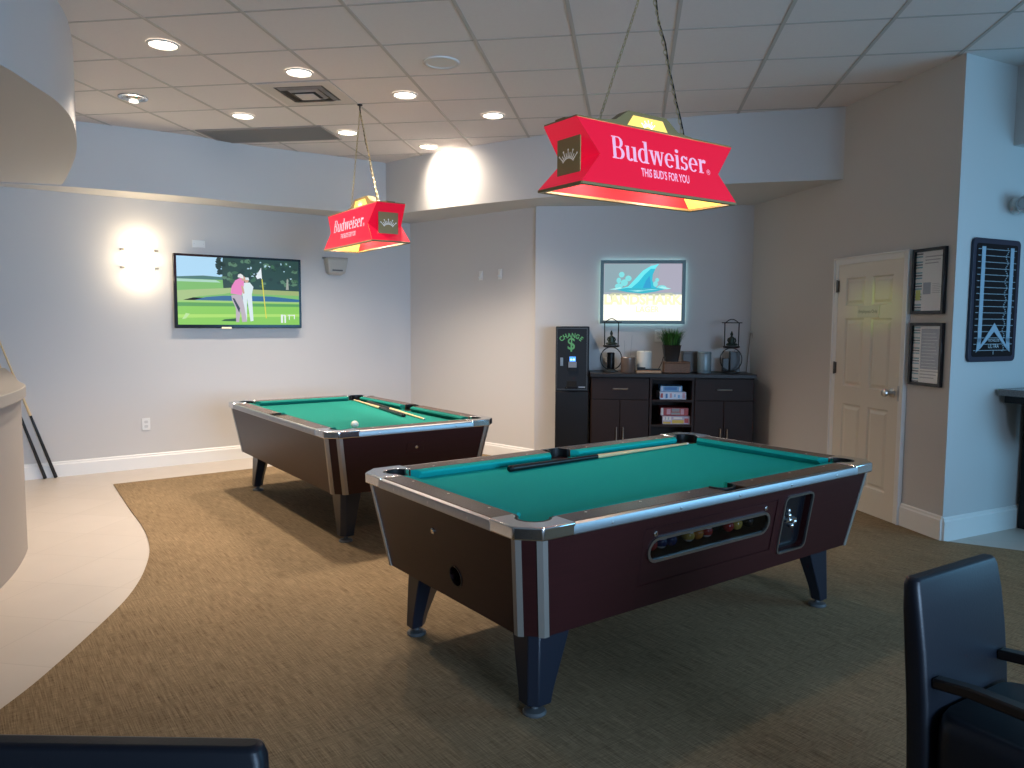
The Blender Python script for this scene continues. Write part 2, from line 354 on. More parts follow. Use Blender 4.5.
v, f = text_mesh('Employees Only', .037, .9); MB().add(v, f, Matrix.Translation((0, 0, .0068))).build('lettering', sg, mat('grey_ink', (.16, .16, .15), .5), smooth=0, fix=False)

# framed notices beside the door
def notice(name, label, dist0, dist1, z0, z1, variant):
    wd = dist1 - dist0; h = z1 - z0
    t = wall_obj(name, label, 'picture', frame((*(RO + RD * dist1 + RN * .002), z0), (*(-RD), 0), (0, 0, 1)), group=None)
    fr = MB(); b = .022
    for q in ((0, b, 0, h), (wd - b, wd, 0, h), (b, wd - b, 0, b), (b, wd - b, h - b, h)): fr.box(*q, 0, .026)
    fr.build('frame', t, BLACKG, bevel=.002)
    p = MB().m(mat('paper', (.74, .74, .72), .5)).box(b, wd - b, b, h - b, 0, .008)
    strip = mat('teal_print', (.04, .26, .32), .5); dk = mat('dark_print', (.02, .03, .05), .5); ink = mat('soft_ink', (.30, .31, .32), .5); blk = mat('blue_grey_print', (.24, .28, .35), .5)
    yg = mat('lime_patch', (.50, .62, .03), .5); wht = mat('white_print', (.72, .76, .76), .5)
    Z = .0085
    def rect(m, x0, x1, y0, y1, z=Z): p.m(m).poly([(x0, y0, z), (x1, y0, z), (x1, y1, z), (x0, y1, z)])
    sx0, sx1 = b, b + (wd - 2 * b) * .24
    n = 22
    for k in range(n):
        y0 = b + (h - 2 * b) * k / n; y1 = b + (h - 2 * b) * (k + .55) / n
        rect([strip, dk, strip, wht][k % 4] if variant == 1 else [dk, strip, wht, strip][k % 4], sx0, sx1, y0, y1)
    x0, x1 = sx1 + .012, wd - b - .015; ym = b; yt = h - b
    if variant == 1:
        rect(yg, sx0 + .006, sx1 - .01, b + (yt - ym) * .18, b + (yt - ym) * .36, Z + .0004)  # lime rectangle laid over the striped margin
        rect(blk, x0, x0 + (x1 - x0) * .42, b + (yt - ym) * .28, b + (yt - ym) * .48)
        for k in range(3): rect(ink, x0 + .01, x1 - .02 * k, yt - .04 - .022 * k, yt - .032 - .022 * k)
        for k in range(6): rect(ink, x0 + (x1 - x0) * .5, x1 - .01 * (k % 3), b + (yt - ym) * (.30 + .03 * k), b + (yt - ym) * (.30 + .03 * k) + .003)
    else:
        rect(blk, x0, x1, b + (yt - ym) * .24, yt - .02)
        for k in range(11): rect(wht, x0 + .01, x1 - .02 - .008 * (k % 4), b + (yt - ym) * (.28 + .058 * k), b + (yt - ym) * (.28 + .058 * k) + .003, Z + .0004)
        for k in range(3): rect(ink, x0, x1 - .02 * k, b + .075 - .022 * k, b + .083 - .022 * k)
    p.build('print', t, smooth=0, fix=False)
    gl = bpy.data.materials.get('picture_glass')
    if not gl:
        gl = bpy.data.materials.new('picture_glass'); gl.use_nodes = True; nt, N, Lk = nodes(gl); N.remove(N['Principled BSDF'])
        tr = N.new('ShaderNodeBsdfTransparent'); gs = N.new('ShaderNodeBsdfGlossy'); gs.inputs['Roughness'].default_value = .02; mx = N.new('ShaderNodeMixShader'); mx.inputs[0].default_value = .10
        Lk.new(tr.outputs[0], mx.inputs[1]); Lk.new(gs.outputs[0], mx.inputs[2]); Lk.new(mx.outputs[0], N['Material Output'].inputs[0])
    MB().box(b - .002, wd - b + .002, b - .002, h - b + .002, .014, .016).build('glass', t, gl, smooth=0)
notice('picture_frame', 'black framed white notice hung above the other, beside the door', .065, .372, 1.535, 1.985, 1)
notice('picture_frame', 'black framed notice with grey-blue text block, the lower of two', .058, .365, 1.04, 1.475, 2)

# ------------------------------------------------------------------ mirror sign, security light and bar ledge on the right return wall
MQ = frame((*(RO + QN * .002), 0), (*QD, 0), (0, 0, 1))
t = wall_obj('mirror_sign', 'tall dark navy beer mirror with ribbon emblem on the blue-grey wall', 'sign', MQ @ Matrix.Translation((.150, 1.212, 0)))
SW, SH = .53, .83
MB().prism(rounded(0, SW, 0, SH, .035), 0, .018).build('frame', t, mat('navy_frame', (.006, .012, .035), .3), bevel=.003)
mr = MB().m(mat('dark_mirror', (.005, .006, .009), .25, spec=.12)).prism(rounded(.035, SW - .035, .035, SH - .035, .02), .018, .0195)
mr.build('mirror', t, smooth=0)
ln = MB().m(mat('pale_line', (.22, .28, .32), .5))  # window-blind reflections painted onto the mirror as pale lines
for k in range(17):
    y = .075 + .0425 * k; ln.box(.05, SW - .05 - (.0 if k % 3 else .02), y, y + .005, .0196, .0206)
for k in range(60): ln.box(SW - .165 + .012 * math.sin(k * .9), SW - .150 + .012 * math.sin(k * .9), .07 + k * .0118, .076 + k * .0118, .0206, .0212)
ln.build('blind_reflections', t, smooth=0)
rb = MB().m(mat('ribbon_blue', (.30, .42, .52), .4))
def ribbon(pts): rb.loft([[(x, y, .0207) for x, y in pts], [(x, y, .024) for x, y in pts]])
ribbon([(.085, .125), (.125, .145), (.125, .775), (.085, .775)]); ribbon([(SW - .125, .145), (SW - .085, .125), (SW - .085, .775), (SW - .125, .775)])
ribbon([(.075, .065), (.125, .095), (SW / 2, .205), (SW / 2, .265)]); ribbon([(SW - .125, .095), (SW - .075, .065), (SW / 2, .265), (SW / 2, .205)])
ribbon([(.075, .065), (.118, .10), (.125, .16), (.085, .16)]); ribbon([(SW - .118, .10), (SW - .075, .065), (SW - .085, .16), (SW - .125, .16)])
rb.build('ribbon', t, smooth=0)
lt = MB().m(mat('pale_letter', (.5, .58, .62), .4))
for s_, sz, y in (('MICHELOB', .026, .145), ('ULTRA', .040, .105), ('I', .045, .062)):
    v, f = text_mesh(s_, sz); lt.add(v, f, Matrix.Translation((SW / 2, y, .0245)))
lt.build('lettering', t, smooth=0, fix=False)
t = wall_obj('security_light', 'white round-lensed security light high on the right wall', 'light', MQ @ Matrix.Translation((.60, 2.275, 0)))
MB().lathe([(.055, 0), (.055, .015), (.045, .03), (.022, .04), (.022, .09)], 24).build('base', t, PLASTW)
hd = MB().lathe([(.045, -.10), (.062, -.075), (.064, .06), (.052, .11), (.02, .125)], 24, Matrix.Translation((.01, 0, .115)) @ Matrix.Rotation(PI / 2, 4, 'Y')); hd.build('lamp_head', t, PLASTW)
MB().lathe([(.047, 0), (.047, .012), (.040, .012), (.036, .004)], 24, Matrix.Translation((-.088, 0, .115)) @ Matrix.Rotation(-PI / 2, 4, 'Y')).build('lens', t, mat('lens_grey', (.45, .48, .50), .2))
t = wall_obj('bar_cabinet', 'dark bar cabinet with grey stone top and curved corbel at right edge', 'cabinet', MQ @ Matrix.Translation((0, 0, .022)))
MB().box(.825, 2.3, .0, .955, 0, .50).build('body', t, BLACK, bevel=.004)
MB().box(.500, 2.35, .975, 1.022, 0, .56).build('stone_top', t, mat('grey_granite', (.17, .17, .17), .25, noise=((90, 90, 90), .6)), bevel=.006)
MB().box(.545, .805, .925, .974, .02, .50).build('top_frame', t, BLACK, bevel=.003)
cbp = [(.545, .924), (.79, .924), (.799, .64), (.775, .64)] + [(.775 - .20 * math.sin(a), .895 - .245 * math.cos(a) + 0) for a in [PI / 2 * k / 10 for k in range(11)]]
MB().prism(cbp[::1], .20, .26).build('corbel', t, BLACK, smooth=40)

# ------------------------------------------------------------------ television wall
def tvM(s, z, off=.002): return frame((*on_tv(s, off), z), (*TD, 0), (0, 0, 1))
t = wall_obj('television', 'wall-mounted flat television showing two golfers on a green', 'television', tvM(2.412, 1.757))
TW, TH = 1.295, .74
MB().box(-.2, .2, -.15, .15, 0, .05).build('wall_bracket', t, BLACK, bevel=.003)
MB().box(-TW / 2, TW / 2, -TH / 2, TH / 2, .05, .088).build('case', t, BLACKG, bevel=.006)
def em(name, c, s=1.0): return mat('screen_' + name, (0, 0, 0), .3, emit=c, strength=s)
scn = MB(); SX, SY = TW / 2 - .028, TH / 2 - .030
def pic(m, pts, lay):        # picture coordinates 0..1 from the lower left
    scn.m(m).poly([((x - .5) * 2 * SX, (y - .5) * 2 * SY + .006, .0885 + .0004 * lay) for x, y in pts])
def blob(m, cx, cy, rx, ry, lay, n=14, j=0.):
    pic(m, [(cx + rx * math.cos(2 * PI * k / n) * (1 + random.uniform(-j, j)), cy + ry * math.sin(2 * PI * k / n) * (1 + random.uniform(-j, j))) for k in range(n)], lay)
pic(em('sky', (.42, .68, .88)), [(0, .66), (1, .66), (1, 1), (0, 1)], 0)
pic(em('field', (.20, .48, .12)), [(0, .40), (1, .40), (1, .70), (0, .70)], 1)
pic(em('treeline', (.07, .18, .15)), [(0, .67), (.38, .67), (.38, .71), (.2, .725), (0, .70)], 2)
pic(em('meadow', (.42, .66, .52)), [(0, .63), (.34, .63), (.3, .665), (0, .67)], 2)
pic(em('forest', (.018, .048, .030)), [(.36, .52), (1, .50), (1, 1.0), (.36, 1.0), (.35, .82)], 3)
for k in range(46):
    x, y = random.uniform(.36, .99), random.uniform(.58, .97)
    blob(em('leaf%d' % (k % 3), [(.045, .12, .05), (.10, .20, .11), (.012, .03, .02)][k % 3]), x, y, random.uniform(.012, .03), random.uniform(.018, .04), 4, 9, .35)
for k in range(14): blob(em('skygap', (.45, .62, .70)), random.uniform(.56, .98), random.uniform(.72, .97), random.uniform(.005, .014), random.uniform(.008, .02), 5, 8, .4)
for k in range(8): blob(em('leaf2', (.02, .05, .03)), .32 + .05 * random.random(), random.uniform(.76, .98), .025, .03, 4, 9, .4)
pic(em('trunk', (.35, .36, .30)), [(.885, .55), (.91, .55), (.905, .72), (.895, .72)], 6)
pic(em('reeds', (.38, .52, .20)), [(0, .34), (.16, .42), (.36, .46), (.45, .50), (.45, .56), (0, .50)], 6)
pic(em('bank', (.34, .42, .14)), [(.6, .47), (1, .46), (1, .53), (.6, .54)], 6)
pic(em('pond', (.03, .13, .28)), [(.10, .345), (.22, .41), (.36, .435), (.75, .44), (1, .40), (1, .345)], 7)
pic(em('shore', (.36, .58, .16)), [(0, .30), (1, .32), (1, .36), (0, .36)], 8)
pic(em('green', (.25, .58, .07)), [(0, 0), (1, 0), (1, .335), (0, .335)], 9)
pic(em('greenshade', (.10, .33, .07)), [(0, .27), (1, .285), (1, .325), (0, .325)], 10)
pic(em('greenlight', (.42, .72, .12)), [(0, .10), (1, .13), (1, .17), (0, .15)], 10)
pic(em('shadow', (.02, .09, .01)), [(.335, .055), (.36, .08), (.47, .10), (.46, .05)], 11)
# far figure in white
pic(em('whitecloth', (.70, .80, .82)), [(.515, .05), (.545, .05), (.55, .40), (.575, .05), (.60, .06), (.59, .46), (.605, .58), (.575, .645), (.53, .64), (.505, .57), (.515, .40)], 12)
blob(em('skin', (.60, .36, .25)), .548, .675, .018, .035, 13)
pic(em('whitecloth', (.70, .80, .82)), [(.53, .685), (.57, .68), (.565, .72), (.535, .72)], 14)
# near figure in pink with grey trousers
pic(em('trousers', (.50, .42, .47)), [(.455, .04), (.48, .04), (.495, .22), (.505, .04), (.545, .045), (.525, .28), (.505, .46), (.42, .45), (.425, .38), (.455, .25)], 15)
pic(em('darkstripe', (.03, .03, .05)), [(.43, .40), (.445, .40), (.49, .25), (.482, .18)], 16)
pic(em('pink', (.80, .22, .50)), [(.415, .47), (.505, .45), (.525, .60), (.53, .70), (.50, .715), (.455, .67), (.425, .58)], 17)
blob(em('skin', (.60, .36, .25)), .522, .70, .018, .035, 18); pic(em('cap', (.80, .78, .76)), [(.475, .72), (.525, .70), (.52, .75), (.50, .775), (.48, .76)], 19)
pic(em('skin', (.60, .36, .25)), [(.50, .60), (.52, .58), (.53, .48), (.515, .47)], 19)
# pin and flag, score graphics
pic(em('pin', (.75, .66, .05)), [(.674, .70), (.682, .70), (.712, .10), (.704, .10)], 20)
pic(em('flag', (.80, .84, .86)), [(.672, .88), (.625, .74), (.64, .70), (.665, .72), (.678, .70)], 21)
for x, y, ww, hh in ((.835, .03, .018, .13), (.865, .03, .014, .12), (.905, .08, .008, .08), (.95, .09, .008, .07), (.835, .145, .04, .012), (.895, .145, .065, .012)): pic(em('score', (.80, .86, .82)), [(x, y), (x + ww, y), (x + ww, y + hh), (x, y + hh)], 20)
pic(em('scorefaint', (.50, .75, .30)), [(.03, .08), (.06, .09), (.09, .16), (.06, .17)], 20)
scn.build('screen', t, smooth=0, fix=False)
MB().box(-.20, -.10, -TH / 2 - .004, -TH / 2 + .012, .086, .0895).build('logo_bar', t, mat('logo_glow', (.5, .45, .3), .3, emit=(1, .8, .45), strength=.8), smooth=0)

t = wall_obj('wall_sconce', 'glowing white half-round wall sconce left of the television', 'lamp', tvM(1.474, 2.055))
MB().box(-.06, .06, -.12, .12, 0, .02).build('back_plate', t, STEEL, bevel=.003)
sh = MB()
for k in range(16):
    a0, a1 = PI * k / 16, PI * (k + 1) / 16
    sh.add([(.125 * math.cos(a0), -.115, .022 + .10 * math.sin(a0)), (.125 * math.cos(a1), -.115, .022 + .10 * math.sin(a1)), (.125 * math.cos(a1), .115, .022 + .10 * math.sin(a1)), (.125 * math.cos(a0), .115, .022 + .10 * math.sin(a0))], [(0, 1, 2, 3)])
sh.build('glass_shade', t, SCON, smooth=60)
for y in (.085, -.085):
    for x in (-.145, .145): MB().box(x - .022, x + .022, y - .008, y + .008, 0, .045).build('clip', t, mat('clip_metal', (.30, .25, .18), .4, 1.), bevel=.002)
def point(name, loc, power, color, r=.04):
    l = bpy.data.lights.new(name, 'POINT'); l.energy = power; l.color = color; l.shadow_soft_size = r
    o = bpy.data.objects.new(name, l); COL.objects.link(o); o.location = loc; return o
for dz in (-.15, .15):
    q = on_tv(1.474, .20); point('sconce_light', (q.x, q.y, 2.055 + dz), 4.5, (1., .80, .55), .05)

t = wall_obj('wall_speaker', 'small pale grey wall speaker below the far red lamp', 'speaker', tvM(3.479, 2.085))
MB().loft([[(-.125, .085, 0), (.125, .085, 0), (.125, .085, .10), (-.125, .085, .10)], [(-.125, .06, 0), (.125, .06, 0), (.12, .06, .115), (-.12, .06, .115)], [(-.105, -.08, 0), (.105, -.08, 0), (.10, -.08, .09), (-.10, -.08, .09)], [(-.07, -.105, 0), (.07, -.105, 0), (.06, -.105, .05), (-.06, -.105, .05)]]).build('cabinet', t, GREYP, bevel=.012)
MB().box(-.14, .14, .075, .092, 0, .06).build('bracket', t, mat('bracket_grey', (.26, .25, .23), .5), bevel=.003)
MB().box(-.06, .06, -.062, -.046, .085, .100).build('badge', t, mat('badge_dark', (.10, .10, .10), .4), smooth=0)
def plate(name, label, cat, M, wd, h, kind):
    o = wall_obj(name, label, cat, M)
    MB().box(-wd / 2, wd / 2, -h / 2, h / 2, 0, .007).build('plate', o, PLASTW, bevel=.0025)
    if kind == 'outlet':
        for y in (-.022, .022): MB().prism(rounded(-.017, .017, y - .014, y + .014, .010), .007, .0085).build('socket', o, mat('socket', (.55, .55, .54), .4), smooth=0)
    elif kind == 'hook':
        MB().box(-.012, .012, -h * .3, h * .3, .007, .014).tube([(0, -.02, .012), (0, -.028, .03), (0, -.015, .04)], .005).build('hook', o, PLASTW)
    else: [MB().disc((x, 0), .004, 10, None, .0075).build('screw', o, STEEL, smooth=0) for x in (-wd * .35, wd * .35)]
plate('blank_plate', 'blank white wall plate above the television', 'wall plate', tvM(2.03, 2.236), .125, .075, 'blank')
plate('wall_outlet', 'white outlet low on the wall under the sconce', 'outlet', tvM(1.487, .44), .075, .12, 'outlet')
MBW = lambda tt, z: frame((*(CR + BD * tt + Vector((-abs(BD.y), -abs(BD.x))) * .002), z), (*BD, 0), (0, 0, 1))
plate('wall_hook', 'white wall hook on the slanted wall, the left one', 'hook', MBW(1.217, 1.97), .055, .10, 'hook')
plate('wall_hook', 'white wall hook on the slanted wall, nearer the illuminated sign', 'hook', MBW(1.509, 1.975), .055, .11, 'hook')

# ------------------------------------------------------------------ niche: illuminated sign, change machine, cabinet and what stands on it
def nP(tt, z): return frame((*(FO + GD * tt), z), (*GD, 0), (0, 0, 1))
def NX(tt, off): return 1.0223 * tt - .017 - .07 * off      # stretch along the niche wall
def nM(tt, z, off):
    tt = NX(tt, off)
    return frame((*(FO + GD * tt + GN * off), z), (*GD, 0), (0, 0, 1))
t = wall_obj('illuminated_sign', 'backlit picture of a turquoise fin-shaped island in a slate frame', 'sign', nM(1.023, 1.772, .002))
FW, FH = .845, .636
fb = MB()
for q in ((-FW / 2, -FW / 2 + .034, -FH / 2, FH / 2), (FW / 2 - .034, FW / 2, -FH / 2, FH / 2), (-FW / 2 + .034, FW / 2 - .034, -FH / 2, -FH / 2 + .034), (-FW / 2 + .034, FW / 2 - .034, FH / 2 - .034, FH / 2)): fb.box(*q, .026, .055)
fb.build('frame', t, mat('slate_frame', (.13, .22, .24), .4), bevel=.003)
MB().box(-FW / 2 + .012, FW / 2 - .012, -FH / 2 + .012, FH / 2 - .012, 0, .020).build('light_strip', t, mat('led_halo', (.6, .9, .9), .5, emit=(.55, .95, 1.), strength=3.2), smooth=0)
sp = MB(); IX, IY = FW / 2 - .026, FH / 2 - .028
def sgn(m, pts, lay): sp.m(m).poly([((x - .5) * 2 * IX, (y - .5) * 2 * IY, .032 + .0006 * lay) for x, y in pts])
def lit(n, c, s=1.): return mat('sign_' + n, (0, 0, 0), .4, emit=c, strength=s)
sp.m(lit('edge', (.6, .95, 1.))).box(-IX, IX, -IY, IY, .022, .0315)
sgn(lit('dusk', (.36, .40, .46)), [(0, .45), (1, .45), (1, 1), (0, 1)], 0)
sgn(lit('dusk2', (.40, .38, .46)), [(.68, .50), (1, .50), (1, 1), (.72, 1)], 1)
sgn(lit('dusk3', (.27, .38, .42)), [(.02, .50), (.30, .50), (.60, .98), (.02, .98)], 1)
sgn(lit('glare', (1., 1., .86), 1.25), [(0, 0), (1, 0), (1, .46), (0, .46)], 2)
sgn(lit('sand', (.52, .55, .40)), [(.06, .44), (.94, .44), (.86, .49), (.5, .47), (.12, .49)], 3)
fin = [(.20, .55), (.32, .60), (.40, .72), (.50, .87), (.60, .95), (.70, .985), (.655, .90), (.625, .80), (.62, .70), (.65, .60), (.70, .55), (.50, .52)]
sgn(lit('fin', (.02, .50, .66)), fin, 4)
sgn(lit('finlight', (.15, .82, .88)), [(.20, .55), (.32, .60), (.40, .72), (.50, .87), (.60, .95), (.70, .985), (.655, .90), (.60, .90), (.52, .80), (.45, .68), (.36, .57)], 5)
sgn(lit('fincore', (.02, .34, .62)), [(.50, .56), (.54, .70), (.585, .78), (.60, .66), (.61, .56)], 6)
for cx, cy, rx, ry in ((.235, .80, .036, .05), (.20, .70, .030, .05), (.27, .66, .045, .06), (.32, .735, .04, .05), (.20, .60, .05, .05), (.66, .64, .03, .05), (.68, .71, .025, .035), (.74, .58, .06, .04)):
    sgn(lit('foliage', (.22, .74, .76)), [(cx + rx * math.cos(2 * PI * k / 12), cy + ry * math.sin(2 * PI * k / 12)) for k in range(12)], 7)
sgn(lit('water', (.03, .46, .58)), [(.16, .545), (.30, .57), (.70, .57), (.78, .555), (.66, .51), (.5, .475), (.30, .50)], 8)
sgn(lit('surf', (.40, .88, .86)), [(.08, .545), (.22, .585), (.24, .56), (.16, .54)], 9); sgn(lit('surf', (.40, .88, .86)), [(.86, .56), (.74, .60), (.70, .57), (.80, .55)], 9)
for y, x0, x1 in ((.53, .30, .60), (.515, .36, .52), (.545, .52, .70)): sgn(lit('surf', (.40, .88, .86)), [(x0, y), ((x0 + x1) / 2, y - .008), (x1, y), ((x0 + x1) / 2, y + .004)], 9)
v, f = text_mesh('LANDSHARK', .135, .98, bold=.006); sp.m(lit('yellow', (1., .96, .60))).add(v, f, Matrix.Translation((0, -.055 * 2 * IY / .636 - .03, .0372)))
v, f = text_mesh('LAGER', .085, .9, bold=.002); sp.m(lit('yellow', (1., .95, .42))).add(v, f, Matrix.Translation((.05, -IY + .115, .0372)))
sgn(lit('drip', (.80, .80, .50)), [(.09, .46), (.13, .46), (.11, .33)], 9); sgn(lit('drip', (.80, .80, .50)), [(.62, .45), (.67, .45), (.645, .33)], 9)
sp.build('lit_panel', t, smooth=0, fix=False)

MT = nP(.170, .008)         # local x right, y up, z out of the wall
t = wall_obj('change_machine', 'tall narrow black change machine with green lettering', 'machine', MT)
CWD = .325
MB().box(0, CWD, 0, .785, .02, .375).build('stand', t, BLACK, bevel=.004)
MB().box(0, CWD, .787, 1.418, .02, .375).build('cabinet', t, mat('machine_grey', (.013, .014, .017), .4, spec=.25), bevel=.006)
fr = MB()
for q in ((.006, .016, .80, 1.405), (CWD - .026, CWD - .016, .80, 1.405), (.016, CWD - .026, .80, .81), (.016, CWD - .026, 1.395, 1.405)): fr.box(*q, .375, .379)
fr.build('door_edge', t, mat('edge_grey', (.10, .10, .10), .3, .8), smooth=0)
gn = MB().m(mat('green_paint', (.10, .33, .12), .4, emit=(.15, .5, .15), strength=.05))
for k, ch in enumerate('CHANGE'):
    a = (2.5 - k) * .26; v, f = text_mesh(ch, .062, .85, bold=.002)
    gn.add(v, f, Matrix.Translation((.15 - .155 * math.sin(a), 1.165 + .165 * math.cos(a), .3775)) @ Matrix.Rotation(a, 4, 'Z'))
v, f = text_mesh('$', .165, .9, bold=.002); gn.add(v, f, Matrix.Translation((.15, 1.245, .3775)))
gn.build('lettering', t, smooth=0, fix=False)
MB().box(.045, .073, 1.035, 1.115, .375, .382).m(STEEL).build('lock_plate', t, STEEL, bevel=.001)
bv = MB().m(mat('bill_slot', (.20, .22, .25), .3)).box(.125, .205, 1.02, 1.075, .375, .40).m(mat('blue_light', (.05, .2, .6), .3, emit=(.10, .35, 1.), strength=1.1)).box(.135, .195, 1.078, 1.125, .375, .39).m(mat('blue_lamp', (.4, .7, 1), .3, emit=(.5, .8, 1.), strength=1.6)).box(.142, .162, 1.09, 1.105, .39, .392).box(.168, .188, 1.09, 1.105, .39, .392).m(BLACK).box(.12, .21, .985, 1.015, .375, .395)
bv.build('bill_acceptor', t, bevel=.002)
MB().m(HOLE).box(.11, .205, .825, .885, .374, .378).m(BLACKG).box(.10, .215, .815, .828, .374, .41).build('coin_cup', t, bevel=.002)
MB().box(.225, .29, .822, .834, .375, .378).build('maker_badge', t, STEEL, smooth=0)

# cabinet run
CZ = .008
def drawer_unit(label, x0, x1):
    x0, x1 = NX(x0, .45), NX(x1, .45)
    c = wall_obj('drawer_cabinet', label, 'cabinet', nP(x0, CZ)); W_ = x1 - x0
    MB().box(0, W_, .07, .935, .022, .435).box(.02, W_ - .02, 0, .07, .022, .39).build('carcass', c, ESP, bevel=.003)
    dw = MB().box(.006, W_ - .006, .722, .928, .436, .455).build('drawer', c, ESP, bevel=.003)
    MB().tube([(W_ / 2 - .068, .825, .455), (W_ / 2 - .068, .825, .478), (W_ / 2 + .068, .825, .478), (W_ / 2 + .068, .825, .455)], .006, 8).build('handle', dw, STEEL)
    for k in (0, 1):
        a, b = (.006, W_ / 2 - .002) if k == 0 else (W_ / 2 + .002, W_ - .006)
        dd = MB().box(a, b, .08, .716, .436, .455).build('door', c, ESP, bevel=.003)
        hx = b - .03 if k == 0 else a + .03
        MB().tube([(hx, .45, .455), (hx, .45, .478), (hx, .33, .478), (hx, .33, .455)], .0055, 8).build('handle', dd, STEEL)
drawer_unit('dark wood drawer and door cabinet right beside the black change machine', .552, 1.098)
drawer_unit('dark wood drawer and door cabinet nearest the white door', 1.512, 2.062)
c = wall_obj('open_shelf_unit', 'dark open shelf unit holding board games between two cabinets', 'shelf', nP(NX(1.100, .45), CZ)); W_ = .420
MB().box(0, .02, 0, .935, .022, .455).build('side_panel', c, ESP, smooth=0); MB().box(W_ - .02, W_, 0, .935, .022, .455).build('side_panel', c, ESP, smooth=0)
MB().box(.02, W_ - .02, 0, .935, .022, .034).build('back_panel', c, ESP, smooth=0)
for z in (.46, .70): MB().box(.02, W_ - .02, z, z + .022, .034, .45).build('shelf', c, ESP, bevel=.002)
MB().box(.02, W_ - .02, .912, .935, .034, .455).build('top_rail', c, ESP, smooth=0)
MB().box(.02, W_ - .02, .06, .08, .034, .45).build('shelf', c, ESP, bevel=.002)
MB().box(.02, W_ - .02, 0, .06, .38, .40).build('plinth', c, ESP, smooth=0)
wt = MB().box(0, 1.570, 0, .038, .020, .475).build('worktop', None, mat('dark_worktop', (.012, .009, .009), .38, spec=.3, noise=((60, 60, 60), .4)), bevel=.004)
wt.matrix_world = nP(NX(.540, .45), .9435); tag(wt, 'long dark worktop lying across the three niche cabinets', 'worktop')
# board games
def game(label, x0, x1, z0, z1, off, cols, tilt, motif):
    o = wall_obj('board_game', label, 'game box', nM((x0 + x1) / 2, z0, off) @ Matrix.Rotation(tilt, 4, 'Y'), group=None)
    w2 = (x1 - x0) / 2; hh = z1 - z0
    p = MB().m(cols[0]).box(-w2, w2, 0, hh * .97, -.24, 0)
    for (m, a, b, c0, c1) in motif: p.m(m).poly([(-w2 + 2 * w2 * a, hh * c0, .0008), (-w2 + 2 * w2 * b, hh * c0, .0008), (-w2 + 2 * w2 * b, hh * c1, .0008), (-w2 + 2 * w2 * a, hh * c1, .0008)])
    p.build('lid', o, smooth=0, fix=False)
cb = mat('game_blue', (.18, .42, .68), .4); cw = mat('game_white', (.66, .72, .84), .4); cr = mat('game_red', (.42, .05, .05), .4); cy = mat('game_multi', (.45, .40, .52), .4)
cdb = mat('game_darkblue', (.06, .20, .48), .4); cpk = mat('game_pink', (.60, .35, .40), .4); cgy = mat('game_grey', (.30, .30, .30), .4); cye = mat('game_yellow', (.60, .42, .06), .4); cwh = mat('game_cream', (.72, .70, .66), .4)
Z1, Z0 = CZ + .7225, CZ + .4825
game('white board game box, second from top in the open shelf', 1.193, 1.445, Z1, Z1 + .072, .40, [cw], .02, [(cr, .03, .12, .2, .8), (cdb, .22, .30, .15, .75), (cpk, .38, .46, .2, .8), (cb, .55, .60, .3, .7), (cb, .68, .76, .2, .6), (cpk, .86, .97, .1, .9)])
game('light blue board game box, topmost in the open shelf', 1.200, 1.408, Z1 + .0725, Z1 + .128, .385, [cb], -.02, [(cdb, .18, .75, .25, .8), (cw, .03, .12, .1, .9), (cw, .85, .93, .1, .9)])
game('yellow and lilac board game box, lowest in the open shelf', 1.223, 1.485, Z0, Z0 + .080, .40, [cy], .015, [(cye, .35, .78, .08, .50), (cwh, .02, .32, .45, .9), (cdb, .08, .12, .5, .85), (cdb, .20, .24, .5, .85), (cr, .80, .95, .15, .7), (cwh, .40, .72, .62, .85), (cye, .02, .3, .05, .28)])
game('red board game box lying on the yellow one', 1.205, 1.470, Z0 + .081, Z0 + .158, .39, [cr], -.015, [(cwh, .01, .10, .05, .95), (cpk, .22, .36, .15, .85), (cgy, .38, .70, .10, .40), (cgy, .40, .68, .50, .90), (cpk, .72, .84, .15, .85)])
